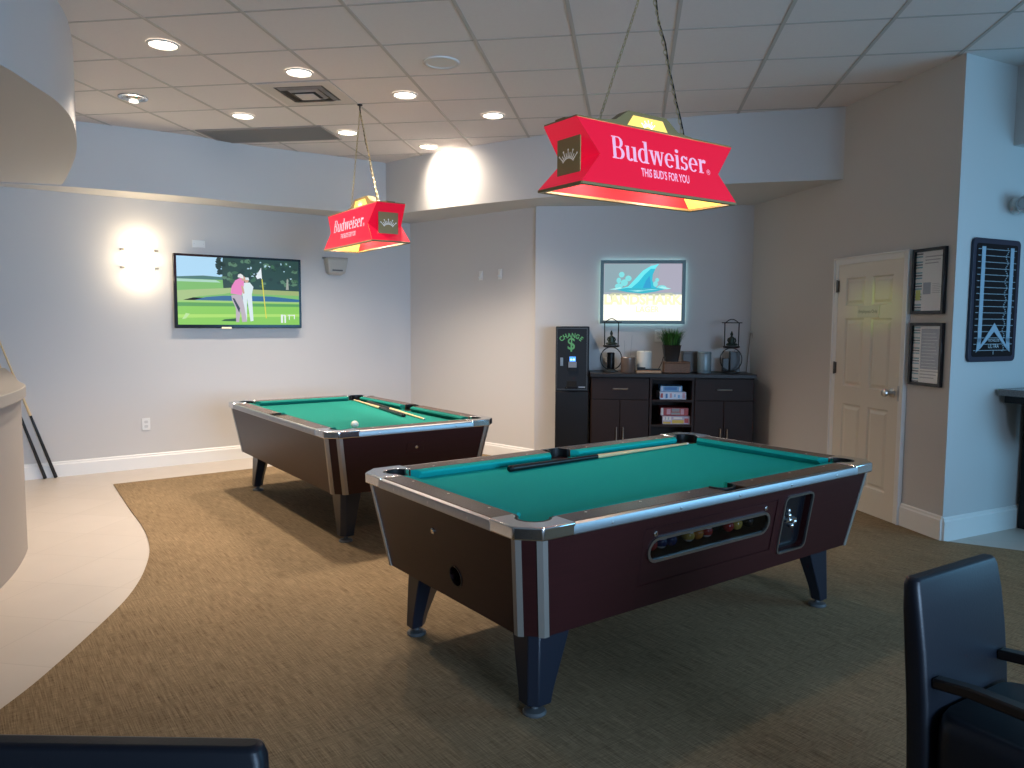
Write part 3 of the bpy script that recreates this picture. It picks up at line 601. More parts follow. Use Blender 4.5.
# ornaments
WZ = .9435 + .0395
def nT(name, label, cat, tt, off, z=WZ, rot=0.): # local x along the wall, y away from the viewer, z up
    p = FO + GD * NX(tt, off) + GN * off
    return thing(name, label, cat, (p.x, p.y, z), math.atan2(GD.y, GD.x) + rot)
def lantern(label, tt, off):
    t = nT('wire_lantern', label, 'lantern', tt, off)
    MB().lathe([(.075, 0), (.075, .008), (.05, .016), (.02, .022)], 24, Matrix.Diagonal((1, .7, 1, 1))).build('base', t, IRON)
    MB().tube([(.104 * math.sin(2 * PI * k / 36), 0, .130 - .112 * math.cos(2 * PI * k / 36)) for k in range(36)], .0052, 8, closed=True).build('ring', t, IRON)
    MB().lathe([(.03, .236), (.075, .243), (.082, .252), (.080, .262), (.0, .262)], 24, Matrix.Diagonal((1, .7, 1, 1))).build('platform', t, IRON)
    for sx in (-1, 1): MB().tube([(sx * .066, 0, .258), (sx * .068, 0, .49)], .0055, 8).build('post', t, IRON)
    MB().tube([(-.098, 0, .487), (.098, 0, .487)], .0045, 8).build('crossbar', t, IRON)
    MB().tube([(-.062 + .124 * k / 12, 0, .487 + .034 * math.sin(PI * k / 12)) for k in range(13)], .0045, 8).build('arch', t, IRON)
    fg = MB().sphere((0, 0, .278), .040, 20, 10, None, (1.1, .7, .38)).lathe([(.026, .275), (.030, .300), (.027, .322), (.030, .338), (.018, .350), (.010, .356), (.009, .364)], 18, Matrix.Diagonal((1, .75, 1, 1))).sphere((0, 0, .376), .0165, 14, 10, None, (.9, .95, 1.15)).sphere((0, 0, .397), .008, 10, 8)
    for q in (-1, 1): fg.tube([(q * .029, 0, .338), (q * .038, -.008, .316), (q * .030, -.022, .297), (q * .006, -.030, .292)], [.008, .0075, .0065, .005], 8).tube([(q * .015, -.005, .280), (q * .044, -.014, .276), (q * .020, -.034, .274), (-q * .012, -.034, .274)], [.013, .012, .010, .007], 8)
    fg.build('seated_figurine', t, BRONZE, smooth=60)
lantern('black wire ring lantern with seated figurine, beside the change machine', .732, .25)
lantern('black wire ring lantern with seated figurine, at the cabinet end by the white door', 1.868, .25)
def candle(name, label, tt, off, r, h, m, z=WZ, cat='candle'):
    t = nT(name, label, cat, tt, off, z); MB().lathe([(r * .96, 0), (r, .006), (r, h - .008), (r * .93, h), (r * .86, h - .003), (r * .80, h - .012), (0.001, h - .012)], 28).build('body', t, m); return t
t = candle('pillar_candle', 'black pillar candle inside the ring of the left lantern', .728, .140, .038, .185, BLACK); MB().tube([(0, 0, .172), (.001, 0, .19)], .0015, 6).build('wick', t, BLACK)
t = candle('candle_jar', 'brown glazed jar holding thin reed sticks', .895, .338, .072, .150, mat('brown_jar', (.14, .10, .08), .25), cat='jar')
for k in range(2): MB().tube([(.02 - .05 * k, 0, .13), (.035 - .075 * k, .01, .36 - .05 * k)], .002, 6).build('reed', t, mat('reed', (.30, .30, .33), .6))
t = nT('wooden_tray', 'small pale wooden tray in front of the white candle', 'tray', 1.088, .375)
MB().box(-.118, .118, -.05, .05, 0, .022).build('board', t, mat('tray_wood', (.42, .26, .15), .5), bevel=.003)
MB().box(-.11, .115, .0, .03, .023, .040).box(-.11, -.03, .0, .03, .040, .052).build('candle_snuffer', t, BLACK, bevel=.003)
MB().tube([(.095, .015, .035), (.125, .03, .09), (.145, .04, .155)], .004, 8).build('handle', t, BLACK)
t = candle('pillar_candle', 'broad white pillar candle behind the wooden tray', 1.048, .24, .072, .205, mat('white_wax', (.75, .74, .66), .4)); MB().tube([(0, 0, .19), (.001, 0, .21)], .0016, 6).build('wick', t, BLACK)
t = nT('wicker_box', 'brown woven box under the potted grass', 'box', 1.350, .30)
wk = mat('wicker', (.16, .085, .050), .6, noise=((40, 40, 120), .5), bump=(110, .9))
MB().box(-.125, .125, -.07, .07, 0, .095).build('box', t, wk, bevel=.006); MB().box(-.128, .128, -.073, .073, .0955, .108).build('lid', t, wk, bevel=.005)
t = nT('potted_grass', 'bushy green grass plant in a black tapered pot', 'plant', 1.302, .30, WZ + .1085)
MB().loft([[(x, y, z) for x, y in rounded(-q, q, -q, q, .008, 2)] for q, z in ((.060, 0), (.083, .155), (.086, .16), (.078, .16), (.076, .145))]).build('pot', t, mat('pot_black', (.010, .010, .011), .4))
gr = MB(); g1 = mat('grass_a', (.012, .06, .010), .5); g2 = mat('grass_b', (.05, .20, .03), .5)
for k in range(420):
    a = random.uniform(0, 2 * PI); r0 = .072 * math.sqrt(random.random()); ln_ = random.uniform(.11, .20); sp_ = random.uniform(.2, 1.25) * (.5 + r0 * 11)
    x, y = r0 * math.cos(a), r0 * math.sin(a); w_ = .0038
    dx, dy = math.cos(a + random.uniform(-.4, .4)), math.sin(a + random.uniform(-.4, .4)); q = Vector((-dy, dx, 0)) * w_
    p0 = Vector((x, y, .145)); p1 = p0 + Vector((dx * sp_ * .35, dy * sp_ * .35, 1)).normalized() * ln_ * .55; p2 = p1 + Vector((dx * sp_ * 1.0, dy * sp_ * 1.0, .9)).normalized() * ln_ * .5
    gr.m(random.choice((g1, g2))).add([p0 - q, p0 + q, p1 + q * .8, p1 - q * .8, p2], [(0, 1, 2, 3), (3, 2, 4)])
tag(gr.build('grass_blades', t, smooth=0, fix=False), kind='stuff')
t = nT('storage_box', 'grey brown box standing behind the wicker box', 'box', 1.500, .15); MB().box(-.085, .06, -.05, .05, 0, .185).build('body', t, mat('taupe_box', (.17, .15, .14), .5), bevel=.004); MB().box(-.087, .062, -.052, .052, .1855, .205).build('lid', t, mat('taupe_lid', (.20, .18, .17), .5), bevel=.003)
t = candle('metal_canister', 'round blue-grey metal canister right of the wicker box', 1.612, .30, .066, .205, mat('canister', (.24, .33, .37), .42, .3), cat='canister')
for z in (.02, .185): MB().lathe([(.0665, z), (.069, z + .004), (.0665, z + .008)], 28, caps=False).build('band', t, mat('canister_band', (.22, .30, .34), .3, .8))
t = nT('candle_block', 'tall dark grey block inside the right lantern ring', 'candle', 1.915, .140); MB().box(-.047, .047, -.04, .04, 0, .205).build('body', t, mat('slate_block', (.045, .050, .052), .4), bevel=.004); MB().tube([(0, 0, .2), (.001, 0, .218)], .0016, 6).build('wick', t, BLACK)
t = nT('candle_block', 'short dark grey block beside the tall one in the right lantern', 'candle', 1.828, .140); MB().box(-.028, .030, -.035, .035, 0, .138).build('body', t, mat('slate_block', (.045, .050, .052), .4), bevel=.004); MB().tube([(0, 0, .135), (.001, 0, .15)], .0016, 6).build('wick', t, BLACK)
plate('wall_outlet', 'white outlet on the niche wall behind the potted grass', 'outlet', nM(1.19, 1.335, .002), .075, .12, 'outlet')
kp = RO + RD * (KO - RO).length
t = wall_obj('hanging_cord', 'pale cord hanging in a narrow loop beside the cabinet', 'cord', nM(2.055, 0, .03))
MB().tube([(-.01, .95, .0), (.005, 1.15, 0), (.022, 1.36, 0), (.030, 1.385, .004), (.038, 1.36, 0), (.075, 1.12, 0), (.105, .90, 0)], .0045, 8).build('cord', t, mat('cord_tan', (.26, .22, .18), .5))
MB().lathe([(.008, 0), (.008, .03), (.012, .034), (.004, .04)], 12, Matrix.Translation((.030, 1.378, -.028))).build('peg', t, STEEL)

# ------------------------------------------------------------------ pool tables (local x along the length, y across, z up)
TL, TWD, ZT = 2.24, 1.27, .7615; CH = .066; ZB = .340; TAP = .064; ZT0 = .719
def octa(ins, ch=CH):
    a, b, c, d_ = ins, TL - ins, ins, TWD - ins
    return [(a + ch, c), (b - ch, c), (b, c + ch), (b, d_ - ch), (b - ch, d_), (a + ch, d_), (a, d_ - ch), (a, c + ch)]
KC = .212; RW = .110; NOSE = .155; PR = .060
def pool_table(label, loc, rz, cloth, feature):
    t = thing('pool_table', label, 'pool table', (loc[0], loc[1], .008), rz)
    zt0 = ZT0
    body = MB().loft([[(x, y, ZB) for x, y in octa(TAP + .012)], [(x, y, zt0) for x, y in octa(.012)]]).build('cabinet_body', t, BODY, smooth=0)
    # bed with notches at the six pockets
    def arc(c, a0, a1, r, n=10): return [(c[0] + r * math.cos(math.radians(a0 + (a1 - a0) * k / n)), c[1] + r * math.sin(math.radians(a0 + (a1 - a0) * k / n))) for k in range(n + 1)]
    pc = .128; e = .10; mx = TL / 2
    PK = [(pc, pc), (TL - pc, pc), (TL - pc, TWD - pc), (pc, TWD - pc), (mx, .098), (mx, TWD - .098)]
    bedp = arc(PK[0], 118, -28, PR) + arc(PK[4], 180, 0, PR) + arc(PK[1], 208, 62, PR) + arc(PK[2], 298, 152, PR) + arc(PK[5], 0, -180, PR) + arc(PK[3], 28, -118, PR)
    MB().prism(bedp, .69, .722).build('bed_cloth', t, cloth, smooth=0)
    for (px, py) in PK:
        MB().lathe([(PR + .002, .7645), (PR + .006, .7645), (PR + .006, .66), (.0, .66), (.0, .668), (PR - .001, .668), (PR - .001, .728)], 26, Matrix.Translation((px, py, 0))).build('pocket', t, BLACK) if False else None
    # pocket cups: a wall round the outer side, open towards the cloth
    for i, (px, py) in enumerate(PK):
        c0 = {0: 225, 1: 315, 2: 45, 3: 135, 4: 270, 5: 90}[i]; sp_ = 105 if i < 4 else 95
        q = MB(); A = [math.radians(c0 - sp_ + 2 * sp_ * k / 20) for k in range(21)]
        for k in range(20):
            ri, ro = PR - .003, PR + .006
            def P(r, a, z): return (px + r * math.cos(a), py + r * math.sin(a), z)
            a, b = A[k], A[k + 1]; zt = .7650
            q.add([P(ri, a, .6925), P(ri, b, .6925), P(ri, b, zt), P(ri, a, zt), P(ro, a, .6925), P(ro, b, .6925), P(ro, b, zt), P(ro, a, zt)], [(0, 1, 2, 3), (7, 6, 5, 4), (3, 2, 6, 7)] + ([(0, 3, 7, 4)] if k == 0 else []) + ([(1, 5, 6, 2)] if k == 19 else []))
        q.disc((px, py), PR + .002, 24, None, .692)
        q.build('pocket', t, BLACK, smooth=50, fix=False)
    # rails: four long, two short; wood top with sight dots, and a cloth cushion on each
    segs = [((0, 0), (1, 0), KC - .012, mx - .068, True), ((0, 0), (1, 0), mx + .068, TL - KC + .012, True), ((0, TWD), (1, 0), KC - .012, mx - .068, False), ((0, TWD), (1, 0), mx + .068, TL - KC + .012, False),
            ((0, 0), (0, 1), KC - .012, TWD - KC + .012, False), ((TL, 0), (0, 1), KC - .012, TWD - KC + .012, True)]
    for k, (o, dr_, s0, s1, left) in enumerate(segs):
        dx, dy = dr_
        iy = (-dy, dx) if left else (dy, -dx)          # inward
        M = Matrix(((dx, iy[0], 0, o[0]), (dy, iy[1], 0, o[1]), (0, 0, 1, 0), (0, 0, 0, 1)))
        r_ = MB().m(RAILW); z1 = ZT
        r_.loft([[(s, .004, .7195), (s, .004, z1 - .010), (s, .014, z1), (s, RW, z1), (s, RW, .7195)] for s in (s0, s1)], M)
        n = 3
        for q in range(n):
            s = s0 + (s1 - s0) * (q + .5) / n if k < 4 else s0 + (s1 - s0) * (q + .5) / n
            r_.m(IVORY).disc((s, RW - .022), .0055, 12, M, z1 + .0006)
        rail = r_.build('rail', t, smooth=25)
        e0 = .0 if True else 0; c0, c1 = s0 - .02, s1 + .02; cut_ = .05
        def ring(s, sn): return [(s, RW + .0005, .7225), (s, RW + .0005, z1 - .001), (s + (sn - s) * .6, RW + .020, z1 + .0005), (sn, NOSE - .004, z1 - .006), (sn, NOSE, z1 - .014), (sn - (sn - s) * .5, NOSE - .02, .7225)]
        side0 = .035 if k in (1, 3) else .045; side1 = .035 if k in (0, 2) else .045
        MB().loft([ring(s0 + .004, s0 + .004 + side0 * .75), ring(s1 - .004, s1 - .004 - side1 * .75)], M).build('cushion', rail, cloth, smooth=35)
    # metal edge strips
    for (o, dr_, s0, s1, sg_) in [((0, 0), (1, 0), KC - .01, TL - KC + .01, -1), ((0, TWD), (1, 0), KC - .01, TL - KC + .01, 1), ((0, 0), (0, 1), KC - .01, TWD - KC + .01, 1), ((TL, 0), (0, 1), KC - .01, TWD - KC + .01, -1)]:
        dx, dy = dr_; oy = (-dy * sg_, dx * sg_)
        M = Matrix(((dx, oy[0], 0, o[0]), (dy, oy[1], 0, o[1]), (0, 0, 1, 0), (0, 0, 0, 1)))
        prof = [(-.004, .719), (.007, .720), (.009, .724), (.009, .750), (.006, .757), (-.008, .7615), (-.012, .757), (-.004, .752)]
        a = MB().m(ALU).loft([[(s, y, z) for y, z in prof] for s in (s0, s1)], M)
        n = 5 if abs(dx) else 3
        for q in range(n):
            s = s0 + (s1 - s0) * (q + .5) / n; a.m(STEEL).sphere((0, 0, 0), .006, 10, 6, M @ Matrix.Translation((s, .0095, .737)), (1, .35, 1))
        a.build('edge_strip', t, smooth=25)
    # corner castings
    ca = [(KC, 0 - .008), (CH, -.008), (-.008, CH), (-.008, KC), (RW - .006, KC)] + [(pc + (PR + .004) * math.cos(math.radians(a)), pc + (PR + .004) * math.sin(math.radians(a))) for a in range(125, 326, 10)] + [(KC, RW - .006)]
    for sx, sy in ((1, 1), (-1, 1), (-1, -1), (1, -1)):
        P = [((x if sx > 0 else TL - x), (y if sy > 0 else TWD - y)) for x, y in ca]
        if sx * sy < 0: P = P[::-1]
        MB().prism(P, .7185, .7655).build('corner_casting', t, CHROME, bevel=.006, seg=3)
    # brushed strips down the chamfered corners
    top, bot = octa(.012), octa(TAP + .012)
    for i in range(8):
        a, b, c_ = [Vector(top[j % 8]) for j in (i - 1, i, i + 1)]; a2, b2, c2 = [Vector(bot[j % 8]) for j in (i - 1, i, i + 1)]
        def st(p, n_, w_): v_ = (n_ - p).normalized(); return p + v_ * w_
        w1, w2 = .020, .020; ring = []
        def onorm(p, q): v_ = (q - p).normalized(); return Vector((v_.y, -v_.x)) * .004
        for (A_, B_, C_, z) in ((a2, b2, c2, ZB - .002), (a, b, c_, ZT0 - .001)):
            p1, p2 = st(B_, A_, w1), st(B_, C_, w2); n1, n2 = onorm(A_, B_), onorm(B_, C_); nb = (n1 + n2) * .54
            ring.append([(*q, z) for q in (p1 - n1 * .5, p1 + n1, B_ + nb, p2 + n2, p2 - n2 * .5, B_ - nb)])
        MB().loft(ring).build('corner_strip', t, STRIP, smooth=0)
    # legs with round levelling feet
    for sx, sy in ((0, 0), (1, 0), (1, 1), (0, 1)):
        def q(x, y): return (TL - x if sx else x, TWD - y if sy else y)
        def ring(a, b, z, w_, c_=.030): return [(*q(x, y), z) for x, y in [(a + c_, a), (b + w_, a), (b + w_, a + (b - a) * .6), (a + (b - a) * .6, b), (a, b), (a, a + c_)]]
        lg = MB().loft([ring(.143, .228, .042, .004), ring(.144, .234, .09, .010), ring(.152, .290, ZB - .0005, .050)]).build('leg', t, LEGM, bevel=.004)
        fx, fy = q(.188, .188)
        MB().lathe([(.044, 0), (.046, .006), (.040, .014), (.014, .020), (.012, .0415)], 24, Matrix.Translation((fx, fy, 0))).build('foot', lg, GREY)
    # features on the sides
    def side(face):     # matrix: x along, y up the slope, z outward; origin at z = .70 of that face
        sl = Vector((TAP, ZT0 - ZB)).normalized(); ins = .012 + TAP * (ZT0 - .70) / (ZT0 - ZB)
        if face == 'front': return frame((0, ins, .70), (1, 0, 0), (0, -sl.x, sl.y))
        if face == 'end': return frame((ins, TWD, .70), (0, -1, 0), (-sl.x, 0, sl.y))
    return t, body, side
def lock(t, M, x, y, name='lock', r=.011):
    MB().m(CHROME).lathe([(r, -.002), (r, .004), (r * .75, .007), (.0005, .007)], 16, M @ Matrix.Translation((x, y, 0))).m(HOLE).box(x - .001, x + .001, y - .004, y + .004, .0068, .0074, M).build(name, t)
def loop(t, name, P, wd, th, M, m):      # raised rim following a closed outline
    n = len(P); c = Vector((sum(p[0] for p in P) / n, sum(p[1] for p in P) / n)); out = []
    for i in range(n):
        a, b, d_ = [Vector(P[j % n]) for j in (i - 1, i, i + 1)]
        t_ = (d_ - a).normalized(); nv = Vector((t_.y, -t_.x)); out.append(b + nv * wd)
    mb = MB()
    for i in range(n):
        j = (i + 1) % n
        for (A_, B_, C_, D_) in (((*P[i], -.004), (*P[j], -.004), (*P[j], th), (*P[i], th)), ((*P[i], th), (*P[j], th), (*out[j], th), (*out[i], th)), ((*out[i], th), (*out[j], th), (*out[j], 0), (*out[i], 0))):
            mb.add([A_, B_, C_, D_], [(0, 1, 2, 3)], M)
    return mb.build(name, t, m, smooth=40)
# near table
T1L = (.0509, 2.4717); T1R = .636
t1, body, side = pool_table('nearer pool table with teal-lit cloth and ball-return window', T1L, T1R, CLOTH1, True)
F = side('front')
slot = rounded(.625, 1.375, -.165, -.083, .040, 8); coin = rounded(1.492, 1.700, -.295, -.03, .022, 4)
cut(body, MB().prism(slot, -.10, .05, F)); cut(body, MB().prism(coin, -.075, .05, F))
E_ = side('end')
cut(body, MB().lathe([(.040, -.10), (.040, .03)], 28, E_ @ Matrix.Translation((TWD - .53, -.25, 0))))
pn = MB().m(BODY); PA = [(.582, -.268), (1.435, -.268), (1.435, -.027), (.582, -.027)]
b_ = .010
for i in range(4):      # flush access panel shown by its bevelled border
    a, c_ = Vector(PA[i]), Vector(PA[(i + 1) % 4]); mid_ = Vector((1.0085, -.1475)); ai = a + (mid_ - a) * Vector((1, 1)).length * .012; ci = c_ + (mid_ - c_) * .017
    pn.add([(*a, .0003), (*c_, .0003), (*ci, .0035), (*(a + (mid_ - a) * .017), .0035)], [(0, 1, 2, 3)], F)
pn.build('access_panel', t1, mat('panel_edge', (.12, .055, .05), .3), smooth=0)
pn.mats
RIMM = mat('rim_metal', (.48, .48, .50), .3, 1.)
loop(t1, 'window_rim', slot, .012, .008, F, RIMM); loop(t1, 'coin_box_rim', coin, .009, .008, F, RIMM)
sg_ = bpy.data.materials.new('smoked_glass'); sg_.use_nodes = True; nt, N, Lk = nodes(sg_); N.remove(N['Principled BSDF'])
tr = N.new('ShaderNodeBsdfTransparent'); tr.inputs[0].default_value = (.40, .40, .42, 1); gs = N.new('ShaderNodeBsdfGlossy'); gs.inputs['Roughness'].default_value = .03; mx = N.new('ShaderNodeMixShader'); mx.inputs[0].default_value = .05
Lk.new(tr.outputs[0], mx.inputs[1]); Lk.new(gs.outputs[0], mx.inputs[2]); Lk.new(mx.outputs[0], N['Material Output'].inputs[0])
MB().m(sg_).poly([(x, y, .001) for x, y in slot], F).build('window_pane', t1, smooth=0, fix=False)
wi = MB().m(HOLE).poly([(x, y, -.094) for x, y in slot], F); wi.build('window_lining', t1, smooth=0, fix=False)
cm = MB().m(BLACK).loft([[(x, y, -.070) for x, y in coin], [(x, y, -.030) for x, y in coin]], F).m(BLACKG).box(1.51, 1.685, -.28, -.045, -.030, -.026, F)
cm.build('coin_plate', t1, smooth=0)
cs_ = MB().m(CHROME)
for k, (x, y) in enumerate(((1.560, -.105), (1.568, -.130), (1.580, -.155), (1.622, -.168), (1.604, -.186))): cs_.sphere((0, 0, 0), .013 if k else .010, 12, 8, F @ Matrix.Translation((x, y, -.018)))
cs_.box(1.55, 1.63, -.163, -.150, -.026, -.012, F).build('coin_slide', t1, smooth=50)
lock(t1, F, .645, -.055); lock(t1, F, 1.345, -.055)
lock(t1, E_, TWD - .657, -.090, 'lock', .013)
MB().m(BLACK).lathe([(.040, -.0985), (.040, .003), (.046, .003), (.046, -.001)], 28, E_ @ Matrix.Translation((TWD - .53, -.25, 0)), False).m(HOLE).disc((TWD - .53, -.25), .039, 24, E_, -.0975).build('ball_return_hole', t1, fix=False)
MT1 = Matrix.Translation((T1L[0], T1L[1], .008)) @ Matrix.Rotation(T1R, 4, 'Z')
BR = .0275
def ball(label, pos, col, stripe=None):
    o = thing('pool_ball', label, 'ball', pos, random.uniform(0, 6)); m = mat('ball_' + col[0], col[1], .12)
    b = MB().m(m).sphere((0, 0, BR), BR, 22, 14); b.build('ball', o, smooth=80)
    if stripe: MB().m(mat('ball_' + stripe[0], stripe[1], .12)).lathe([((BR + .0003) * math.cos(a), BR + (BR + .0003) * math.sin(a)) for a in [-.5 + .1 * k for k in range(11)]], 22, caps=False).build('stripe', o, smooth=80)
B_RED = ('red', (.42, .03, .025)); B_WH = ('white', (.72, .68, .58)); B_BL = ('blue', (.015, .03, .12)); B_YE = ('yellow', (.62, .42, .08)); B_OR = ('orange', (.60, .22, .03)); B_BK = ('black', (.01, .01, .01))
for s_, cl, lb, stp in ((.690, B_RED, 'red ball at the left end of the ball window', None), (.748, B_WH, 'pale ball next to the red ball at the window left end', B_BL), (.806, B_BL, 'dark blue ball third from left in the ball window', None),
                   (.912, B_WH, 'pale yellow striped ball left of the orange one in the ball window', B_YE), (.969, B_OR, 'orange ball in the middle of the ball window', None), (1.027, B_WH, 'pale ball just right of the orange one in the ball window', B_RED),
                   (1.172, B_RED, 'red ball in the right half of the ball window', None), (1.230, B_YE, 'yellow ball right of the red one in the ball window', None), (1.315, B_BK, 'black ball at the right end of the ball window', None)):
    p = MT1 @ (F @ Vector((s_ + .010, -.165, -.056))); ball(lb, (p.x, p.y, p.z + .003), cl, stp)
# far table
T2R = 2.1938; e2 = Vector((math.sin(T2R), -math.cos(T2R))); T2L = Vector((-1.1411, 4.6857)) + e2 * TWD
t2, body2, side2 = pool_table('farther pool table with green-lit cloth and white cue ball', T2L, T2R, CLOTH2, False)
E2 = side2('end'); MB().box(TWD / 2 - .075, TWD / 2 + .055, -.125, -.055, 0, .004, E2).build('lock_panel', t2, BODY, bevel=.0015); lock(t2, E2, TWD / 2, -.088)
MT2 = Matrix.Translation((T2L.x, T2L.y, .008)) @ Matrix.Rotation(T2R, 4, 'Z')
p = MT2 @ Vector((.355, TWD - .335, .7225)); ball('white cue ball on the green-lit cloth of the farther table', p, B_WH)
# cues
def cue(label, p0, p1, group=None, loc=None):      # p0 butt, p1 tip (world)
    p0 = Vector(p0); p1 = Vector(p1); L = (p1 - p0).length
    o = thing('pool_cue', label, 'cue', p0, 0); ez = (p1 - p0).normalized(); q = ez.to_track_quat('Z', 'Y').to_matrix().to_4x4(); o.matrix_world = Matrix.Translation(p0) @ q
    R = lambda z: .0155 - (.0155 - .0062) * min(1, z / L)
    MB().lathe([(.0005, 0), (.0125, 0), (.0155, .004), (.0155, .02)] , 14).build('bumper', o, BLACK)
    MB().lathe([(R(.02), .02), (R(L * .26), L * .26), (R(L * .44), L * .44)], 14).build('butt', o, CUEB)
    MB().lathe([(R(L * .44) + .0002, L * .44), (R(L * .70), L * .70), (R(L * .985), L * .985)], 14).build('shaft', o, MAPLE)
    MB().lathe([(.0064, L * .985), (.0064, L * .997)], 12).build('ferrule', o, IVORY); MB().lathe([(.0062, L * .997), (.006, L * 1.0), (.003, L * 1.003)], 12).build('tip', o, mat('chalk_tip', (.10, .16, .25), .8)); return o
zc = .7225 + .0158
a = MT1 @ Vector((.665, 1.010, zc)); b = MT1 @ Vector((2.06, 1.075, .7225 + .0066)); cue('two-piece cue lying on the teal-lit cloth of the nearer table', a, b)
a = MT2 @ Vector((.72, TWD - .905, zc)); b = MT2 @ Vector((2.08, TWD - 1.098, .7225 + .0068)); cue('cue with butt towards us on the green-lit cloth, farther from the cushion', a, b)
a = MT2 @ Vector((1.76, TWD - 1.086, zc)); b = MT2 @ Vector((.495, TWD - .958, .7225 + .0068)); cue('cue with pale tip towards us on the green-lit cloth', a, b)
# two cues leaning on the television wall by the bar
for (s0, off0, s1, lb) in ((.70, .045, .295, 'cue leaning against the wall by the bar, the right one'), (.615, .045, .225, 'cue leaning against the wall by the bar, nearer the counter')):
    q0 = on_tv(s0, off0); L = 1.40; q1 = on_tv(s1, .018); hz = math.sqrt(L * L - (q1 - q0).length_squared)
    cue(lb, (q0.x, q0.y, .004), (q1.x, q1.y, hz))

# ------------------------------------------------------------------ pendant lamps
GL = {'B': None}
def glyphs(word, cap):
    # stout slab-serif letters: stems, bowls and serifs as flat strips; cap height = cap
    V, F_ = [], []
    def quad(a, b, c_, d_): n = len(V); V.extend([a, b, c_, d_]); F_.append((n, n + 1, n + 2, n + 3))
    def rect(x0, x1, y0, y1): quad((x0, y0), (x1, y0), (x1, y1), (x0, y1))
    def arcs(cx, cy, rx, ry, tx, ty, a0, a1, n=14):     # elliptic stroke: thickness tx at the sides, ty at top and bottom
        for k in range(n):
            P = []
            for q in (a0 + (a1 - a0) * k / n, a0 + (a1 - a0) * (k + 1) / n):
                a = math.radians(q); P.append(((cx + rx * math.cos(a), cy + ry * math.sin(a)), (cx + (rx - tx) * math.cos(a), cy + (ry - ty) * math.sin(a))))
            quad(P[0][0], P[1][0], P[1][1], P[0][1])
    S, T, sf, X = .135, .05, .05, .66
    x = 0.
    for ch in word:
        if ch == 'B':
            rect(x + .05, x + .05 + S, 0, 1); rect(x, x + .30, 0, sf); rect(x, x + .30, 1 - sf, 1); rect(x + .18, x + .34, .49, .49 + T)
            arcs(x + .29, .745, .22, .255, .13, T, -90, 90); arcs(x + .31, .265, .25, .265, .14, T, -90, 90); adv = .60
        elif ch == 'u':
            rect(x + .05, x + .05 + S, .14, X); rect(x, x + .12, X - sf, X); rect(x + .36, x + .36 + S, 0, X); rect(x + .30, x + .38, X - sf, X); rect(x + .48, x + .54, 0, sf)
            arcs(x + .215, .19, .165, .20, .13, .08, 180, 330); adv = .57
        elif ch == 'd':
            rect(x + .33, x + .33 + S, 0, 1); rect(x + .26, x + .36, 1 - sf, 1); rect(x + .45, x + .52, 0, sf); arcs(x + .25, .33, .24, .34, .13, .06, 35, 325, 22); adv = .55
        elif ch == 'w':
            for x0, x1 in ((.03, .20), (.33, .50)): quad((x + x0 + .0, X), (x + x0 + S, X), (x + x1 + .07, 0), (x + x1 - .02, 0))
            for x0, x1 in ((.20, .36), (.50, .66)): quad((x + x0, 0), (x + x0 + .065, 0), (x + x1 + .02, X), (x + x1 - .04, X))
            rect(x - .01, x + .21, X - sf, X); rect(x + .28, x + .49, X - sf, X); rect(x + .57, x + .73, X - sf, X); adv = .74
        elif ch == 'e':
            arcs(x + .25, .33, .24, .34, .13, .06, 0, 315, 24); rect(x + .08, x + .48, .33, .33 + T); adv = .53
        elif ch == 'i':
            rect(x + .05, x + .05 + S, 0, X); rect(x, x + .10, X - sf, X); rect(x, x + .235, 0, sf); arcs(x + .115, .84, .085, .085, .0849, .0849, 0, 360); adv = .27
        elif ch == 's':
            arcs(x + .20, .485, .165, .185, .11, .06, 20, 270, 16); arcs(x + .20, .185, .18, .195, .12, .06, 200, 450, 16); rect(x + .33, x + .375, .50, X); rect(x + .015, x + .06, 0, .16); adv = .42
        elif ch == 'r':
            rect(x + .05, x + .05 + S, 0, X); rect(x, x + .10, X - sf, X); rect(x, x + .26, 0, sf); arcs(x + .30, .45, .14, .22, .10, .10, 60, 165); arcs(x + .33, .565, .075, .075, .0749, .0749, 0, 360); adv = .43
        x += adv
    return [((px - x / 2) * cap, py * cap) for px, py in V], F_, x * cap
def crown(mb, cx, cy, s, M):
    n = 9
    for k in range(n):
        a = math.radians(90 + (k - 4) * 11); r0, r1 = s * .62, s * (1.0 if k % 2 == 0 else .86)
        bx, by = cx + r0 * math.cos(a), cy - s * .72 + r0 * math.sin(a); tx, ty = cx + r1 * math.cos(a) * 1.06, cy - s * .72 + r1 * math.sin(a)
        px, py = -math.sin(a) * s * .032, math.cos(a) * s * .032
        mb.add([(bx - px, by - py, 0), (bx + px, by + py, 0), (tx + px * .8, ty + py * .8, 0), (tx - px * .8, ty - py * .8, 0)], [(0, 1, 2, 3)], M)
        if k % 2 == 0: mb.disc((tx, ty), s * .055, 8, M)
    for r0, r1 in ((.54, .60), (.625, .655)):
        P = [[(cx + r * s * math.cos(math.radians(90 + q * 5.6)), cy - s * .72 + r * s * math.sin(math.radians(90 + q * 5.6)), 0) for r in (r0, r1)] for q in range(-9, 10)]
        for k in range(18): mb.add([P[k][0], P[k + 1][0], P[k + 1][1], P[k][1]], [(0, 1, 2, 3)], M)
LL, HB, HT, LH, NT = .49, .150, .112, .270, .115        # half length, half widths at bottom and top, height, notch depth
